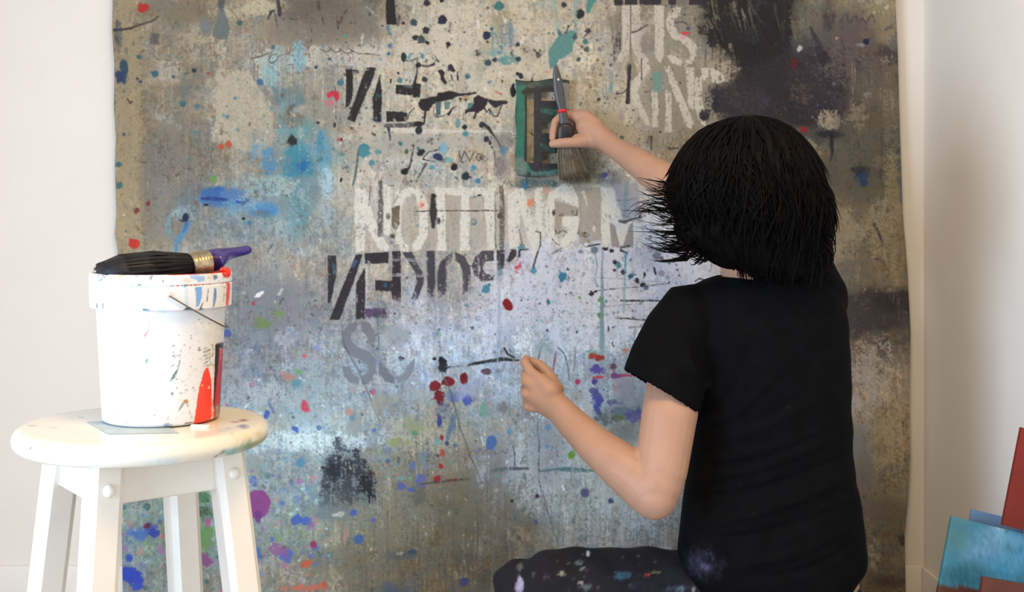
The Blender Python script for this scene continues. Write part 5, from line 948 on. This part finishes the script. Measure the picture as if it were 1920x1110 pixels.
for k in range(2300):
    a = hr.uniform(0, 6.283); t0_ = hr.uniform(.0, .45) ** 1.2; ln = hr.uniform(.35, .7); t1 = min(1.05, t0_ + ln)
    wob, ph, tw = hr.uniform(.0, .10), hr.uniform(0, 6.28), hr.uniform(-.35, .35)
    fl = hr.uniform(-.01, .02); off = hr.uniform(-.004, .007)
    zb = zbot + .03 * math.cos(a + 2.6) - hr.uniform(-.01, .02) if math.cos(a) > -.3 else zbot + .05 - hr.uniform(-.02, .02)
    pts = []
    for i in range(8):
        s = i / 7; t = t0_ + (t1 - t0_) * s
        aa = a + tw * s * s + wob * math.sin(ph + s * 7)
        r = hull(aa, t) + off + fl * s ** 3
        x = cx + math.cos(aa) * r + (.014 * max(0, t - .4) if math.cos(a) > 0 else 0); y = cy_ + math.sin(aa) * r * .92
        z = ztop + (zb - ztop) * t
        pts.append((x, y, z))
    w = hr.uniform(.0011, .0024)
    tube(bm, pts, [w * q for q in (.6, 1, 1, 1, .9, .75, .5, .15)], 4)
# loose locks blown out to the left
for k in range(130):
    sx, sy = hr.uniform(1262, 1300), hr.uniform(335, 480); L = hr.uniform(.25, 1.0) ** 1.4
    ex = sx - 25 - (110 if k % 5 == 0 else 70) * L * (1 - abs(sy - 400) / 160); ey = sy + hr.uniform(-18, 14); d0 = hr.uniform(2.2, 2.3)
    c1 = (sx - (sx - ex) * .4, sy + hr.uniform(2, 26))
    pts = [P((1 - s) ** 2 * (sx + 22) + 2 * s * (1 - s) * c1[0] + s * s * ex, (1 - s) ** 2 * sy + 2 * s * (1 - s) * c1[1] + s * s * ey, d0) for s in [i / 8 for i in range(9)]]
    w = hr.uniform(.0006, .0018)
    tube(bm, pts, [w * q for q in (1, 1, 1, .9, .8, .7, .5, .3, .12)], 4)
for k in range(16):
    j = lambda q: hr.uniform(-q, q)
    dx, dy, d0 = j(14), j(16), 2.24 + j(.03)
    pts = [P(x + dx + j(3), y + dy + j(3), d0) for x, y in ((1300, 440), (1275, 416), (1252, 400), (1230, 391), (1208, 388), (1194, 396), (1190, 410))]
    tube(bm, pts, [.0009, .0009, .0008, .0007, .0006, .0004, .0002], 4)
for k in range(70):
    sx, sy = hr.uniform(1285, 1340), hr.uniform(445, 480); ex, ey = sx - hr.uniform(0, 42), sy + hr.uniform(-4, 16); d0 = hr.uniform(2.2, 2.28)
    pts = [P(sx + (ex - sx) * s, sy + (ey - sy) * s + 9 * math.sin(s * 3.1), d0) for s in (0, .25, .5, .75, 1)]
    tube(bm, pts, [.0018, .0016, .0013, .0008, .0003], 4)
for k in range(110):
    sx, sy = hr.uniform(1525, 1545), hr.uniform(330, 470); d0 = hr.uniform(2.18, 2.3); bw = hr.uniform(6, 26); le = hr.uniform(40, 110)
    pts = [P(sx + bw * math.sin(s * 3.0) , sy + le * s, d0) for s in (0, .2, .4, .6, .8, 1)]
    tube(bm, pts, [.0012, .0014, .0012, .001, .0007, .0003], 4)
for k in range(160):
    sx, sy = hr.uniform(1380, 1545), hr.uniform(465, 490); d0 = 2.17 + abs(sx - 1460) / 1200; le = hr.uniform(25, 55)
    pts = [P(sx + hr.uniform(-3, 3) * s * 2, sy + le * s, d0 + .02 * s) for s in (0, .3, .6, 1)]
    tube(bm, pts, [.0022, .002, .0013, .0003], 4)
bm.to_mesh(hm_); bm.free()
link('hair', hm_, mat('black_brown_hair', rgb(7, 5, 5), .6, .35, 40, .2, 200, spec=.09), person)

# low stool under the painter
ls = empty('low_stool', tuple(P(1458, 0, 2.345))); ls.location.z = 0
tag(ls, 'low wooden stool that the person in black sits on', 'stool')
M_low = mat('plain_wood', rgb(150, 118, 84), .6, .2, 12, stretch=(1, 8, 1))
bm = bmesh.new(); box(bm, ls.location.x, ls.location.y, .125, .30, .24, .025); bevel(bm, .005, 2); from_bm('seat', bm, M_low, ls, sharp=40)
for sx in (-1, 1):
    for sy in (-1, 1):
        bm = bmesh.new(); box(bm, ls.location.x + sx * .125, ls.location.y + sy * .095, .056, .03, .03, .112); bevel(bm, .003, 2); from_bm('leg', bm, M_low, ls, sharp=40)

# ------------------------------------------------------------------ stencil plate held against the canvas
DS = 2.908
SG = Paint(955, 135, 1085, 350, .6, 70); random.seed(31)
SG.c[:] = np.array((14, 30, 30)) / 255
SG.poly([(966, 150), (985, 155), (986, 300), (1000, 322), (966, 325)], (30, 104, 84), .95, 1.5, 0, 1.5); SG.poly([(966, 295), (990, 300), (990, 330), (966, 330)], (104, 118, 112), .8, 2, 0, 3)
SG.line([(970, 156), (1010, 154), (1060, 158)], [6, 9, 8], (34, 56, 52), .9, .1); SG.line([(984, 172), (1040, 168)], 12, (22, 22, 26), .95); SG.line([(988, 170), (986, 300)], 6, (26, 24, 30), .95); SG.line([(1007, 170), (1008, 318)], [10, 12], (30, 28, 34), .95, .05); SG.line([(1008, 306), (1010, 322)], 14, (28, 26, 34), .9); SG.line([(1016, 192), (1050, 196)], 10, (18, 16, 20), .95); SG.line([(1018, 208), (1048, 212)], 10, (32, 92, 76), .7); SG.line([(1014, 250), (1030, 258)], 9, (18, 18, 22), .95); SG.line([(1014, 272), (1034, 282)], 8, (28, 74, 66), .8); SG.line([(1014, 310), (1052, 312)], 9, (14, 14, 18), .97)
SG.line([(1000, 326), (1030, 326), (1055, 318)], 10, (62, 108, 98), .9); SG.poly([(1050, 154), (1070, 156), (1070, 205), (1052, 205)], (120, 118, 108), .9, 1, 0, 1); SG.dab(1000, 160, 30, 4, (90, 90, 70), .5, .5, .7); SG.specks(90, 964, 150, 1070, 335, .6, 2.2, [(20, 20, 24), (80, 140, 120), (110, 120, 110)], .6)
SG.line([(968, 232), (982, 234)], 3, (96, 70, 60), .6)
def inholes(x, y):
    return (988 < x < 1001 and 174 < y < 306) or (1015 < x < 1041 and 172 < y < 189) or (1016 < x < 1042 and 229 < y < 250) or (1017 < x < 1048 and 287 < y < 307)
xs = sorted(set([967 + 1.5 * k for k in range(68)] + [988, 1001, 1015, 1041, 1016, 1042, 1017, 1048])); ys = sorted(set([150 + 2 * k for k in range(90)] + [174, 306, 172, 189, 229, 250, 287, 307]))
bm = bmesh.new(); grid = {}
rn = random.Random(4)
def gp(i, j, back):
    k = (i, j, back)
    if k not in grid:
        x, y = xs[i], ys[j]; w = 1.2 * math.sin(y * .08) * (1 if i in (0,) else 0); yy = y + (3.0 * math.sin(x * .07 + 1) if j == 0 else 0) + (5 * math.sin((x - 967) * .045) if j == len(ys) - 1 else 0)
        p = P(x + w, yy, DS); p.y += .003 if back else 0
        grid[k] = bm.verts.new(p)
    return grid[k]
cells = {(i, j) for i in range(len(xs) - 1) for j in range(len(ys) - 1) if not inholes((xs[i] + xs[i + 1]) / 2, (ys[j] + ys[j + 1]) / 2)}
for (i, j) in cells:
    bm.faces.new((gp(i, j, 0), gp(i, j + 1, 0), gp(i + 1, j + 1, 0), gp(i + 1, j, 0)))
    bm.faces.new((gp(i, j, 1), gp(i + 1, j, 1), gp(i + 1, j + 1, 1), gp(i, j + 1, 1)))
    for di, dj, a, b in ((-1, 0, (i, j), (i, j + 1)), (1, 0, (i + 1, j + 1), (i + 1, j)), (0, -1, (i + 1, j), (i, j)), (0, 1, (i, j + 1), (i + 1, j + 1))):
        if (i + di, j + dj) not in cells:
            bm.faces.new((gp(*a, 0), gp(*a, 1), gp(*b, 1), gp(*b, 0)))
st = from_bm('letter_stencil', bm, mat('paint_caked_stencil', rough=.4, var=.15, scale=60, bump=.4, bscale=160, attr='paint'), smooth=False)
set_col(st.data, SG.sample(*topx(verts_of(st.data))))
tag(st, 'green and black paint-caked stencil of the letter E pressed against the canvas', 'stencil')

# brush in the raised hand
hb = empty('hand_paintbrush', tuple(P(1056, 210, 2.85)))
tag(hb, 'dark grey handled paintbrush with a red ring gripped in the raised hand', 'paintbrush')
def flatrings(seq):
    bm = bmesh.new(); rings(bm, [ring(P(x, y, d), Vector((1, 0, .12)).normalized(), (0, 1, 0), w / F * d / 2, th, 20, .85) for x, y, d, w, th in seq]); return bm
h1 = from_bm('handle', flatrings([(1042, 122, 2.832, 4, .002), (1042, 126, 2.832, 9, .004), (1044, 145, 2.834, 17, .0055), (1048, 172, 2.838, 21, .006), (1052, 195, 2.841, 17, .006), (1056, 212, 2.843, 15, .006), (1058, 228, 2.845, 17, .006), (1059, 235, 2.846, 21, .006)]), mat('dark_grey_handle', rgb(74, 74, 76), .35, .12, 60), hb)
h1.modifiers.new('s', 'SUBSURF').render_levels = 2
bm = bmesh.new(); ellipsoid(bm, P(1047, 149, 2.8275), .0026, .001, .0032); from_bm('hanging_hole', bm, mat('hole_showing_cream', rgb(206, 200, 184), .6), h1)
from_bm('red_ring', flatrings([(1053.6, 205, 2.8415, 17.5, .0068), (1055, 211, 2.8425, 17, .0068)]), mat('red_ring_paint', rgb(206, 34, 44), .35), h1)
from_bm('ferrule', flatrings([(1058, 232, 2.846, 22, .0065), (1059, 238, 2.847, 28, .008), (1060, 246, 2.848, 32, .009), (1061, 258, 2.85, 35, .0095), (1063, 275, 2.856, 37, .0095)]), mat('black_ferrule', rgb(30, 30, 33), .4, .2, 60), hb)
bm = flatrings([(1064, 270, 2.855, 36, .009), (1068, 290, 2.866, 46, .009), (1074, 318, 2.884, 52, .007), (1078, 333, 2.894, 54, .003)])
rn = random.Random(6)
for k in range(320):
    a = rn.uniform(-1, 1); b = rn.uniform(-1, 1)
    pts = [P(1064 + a * 17, 272, 2.855 + b * .008), P(1068 + a * 24, 295, 2.868 + b * .009), P(1074 + a * 27, 320, 2.885 + b * .007), P(1079 + a * 29 + rn.uniform(-2, 2), 338 + rn.uniform(-7, 7), 2.897 + b * .003)]
    tube(bm, pts, [.0007, .0007, .0006, .0003], 4)
from_bm('bristles', bm, mat('grey_brown_bristles', rgb(128, 116, 94), .6, .3, 60, .3, 300), hb)

# ------------------------------------------------------------------ panels stacked in the right corner
def panel(name, label, corner_px, d, w, h, th, yaw, lean, roll, m, paint=None, cat='painting'):
    """panel whose top-left corner is at the given place; it faces the room, leans back and is turned"""
    tl = P(corner_px[0], corner_px[1], d)
    bm = bmesh.new()
    nx, nz = (40, 40) if paint else (1, 1)
    R = Matrix.Rotation(math.radians(yaw), 4, 'Z') @ Matrix.Rotation(math.radians(lean), 4, 'X') @ Matrix.Rotation(math.radians(roll), 4, 'Y')
    box(bm, w / 2, th / 2, -h / 2, w, th, h); bevel(bm, .0015, 2)
    if paint: bmesh.ops.subdivide_edges(bm, edges=[e for e in bm.edges if e.calc_length() > .1], cuts=60, use_grid_fill=True)
    for v in bm.verts: v.co = tl + (R @ v.co)
    bmesh.ops.recalc_face_normals(bm, faces=bm.faces)
    o = from_bm(name, bm, m, sharp=30)
    if paint: set_col(o.data, paint.sample(*topx(verts_of(o.data))))
    tag(o, label, cat, 'painted panels in the right corner')
    return o
BP = Paint(1730, 950, 2050, 1300, 1.5, 55); BP.c[:] = np.array((62, 126, 148)) / 255; random.seed(3)
BP.dab(1860, 1020, 60, 34, (110, 158, 190), .7, .6, .5); BP.dab(1900, 1012, 40, 14, (130, 190, 214), .7, .5, .6, .25); BP.dab(1905, 1060, 50, 24, (66, 150, 190), .7, .6, .5); BP.dab(1790, 1000, 30, 30, (70, 118, 120), .7, .6, .5); BP.dab(1800, 1080, 40, 22, (44, 96, 110), .7, .6, .5); BP.dab(1835, 1008, 14, 3, (50, 90, 120), .6, .4, .5); BP.dab(1950, 1030, 60, 60, (90, 160, 190), .5, .6, .5); BP.dab(1880, 990, 9, 5, (160, 200, 220), .6, .4, .5)
BP.poly([(1730, 1094), (1800, 1100), (1840, 1104), (2050, 1140), (2050, 1300), (1700, 1300)], (88, 44, 28), .95, 1.5, 0, 1.5)
M_bp = mat('blue_abstract_paint', rough=.4, var=.08, scale=40, bump=.2, bscale=120, attr='paint')
panel('blue_panel', 'turquoise blue abstract panel with a rust band below, leaning in the corner', (1785, 968), 2.33, .24, .445, .012, 0, -8, 13.5, M_bp, BP)
panel('blue_panel', 'grey-blue panel of which only the top edge shows, behind the turquoise one', (1823, 955), 2.38, .20, .44, .01, 0, -8, 13, mat('grey_blue_paint', rgb(96, 132, 176), .5, .12, 20))
panel('red_panel', 'brick-red panel standing highest at the right edge of the stack', (1915, 801), 2.30, .30, .185, .01, 0, -6, 13.5, mat('brick_red_paint', rgb(118, 24, 5), .5, .14, 9, .1, 150))
panel('brown_panel', 'small dark rust-brown panel in front, lowest of the stack', (1843, 1081), 2.22, .24, .365, .012, 0, -8, 10, mat('rust_brown_paint', rgb(88, 40, 24), .45, .3, 14, .2, 100))
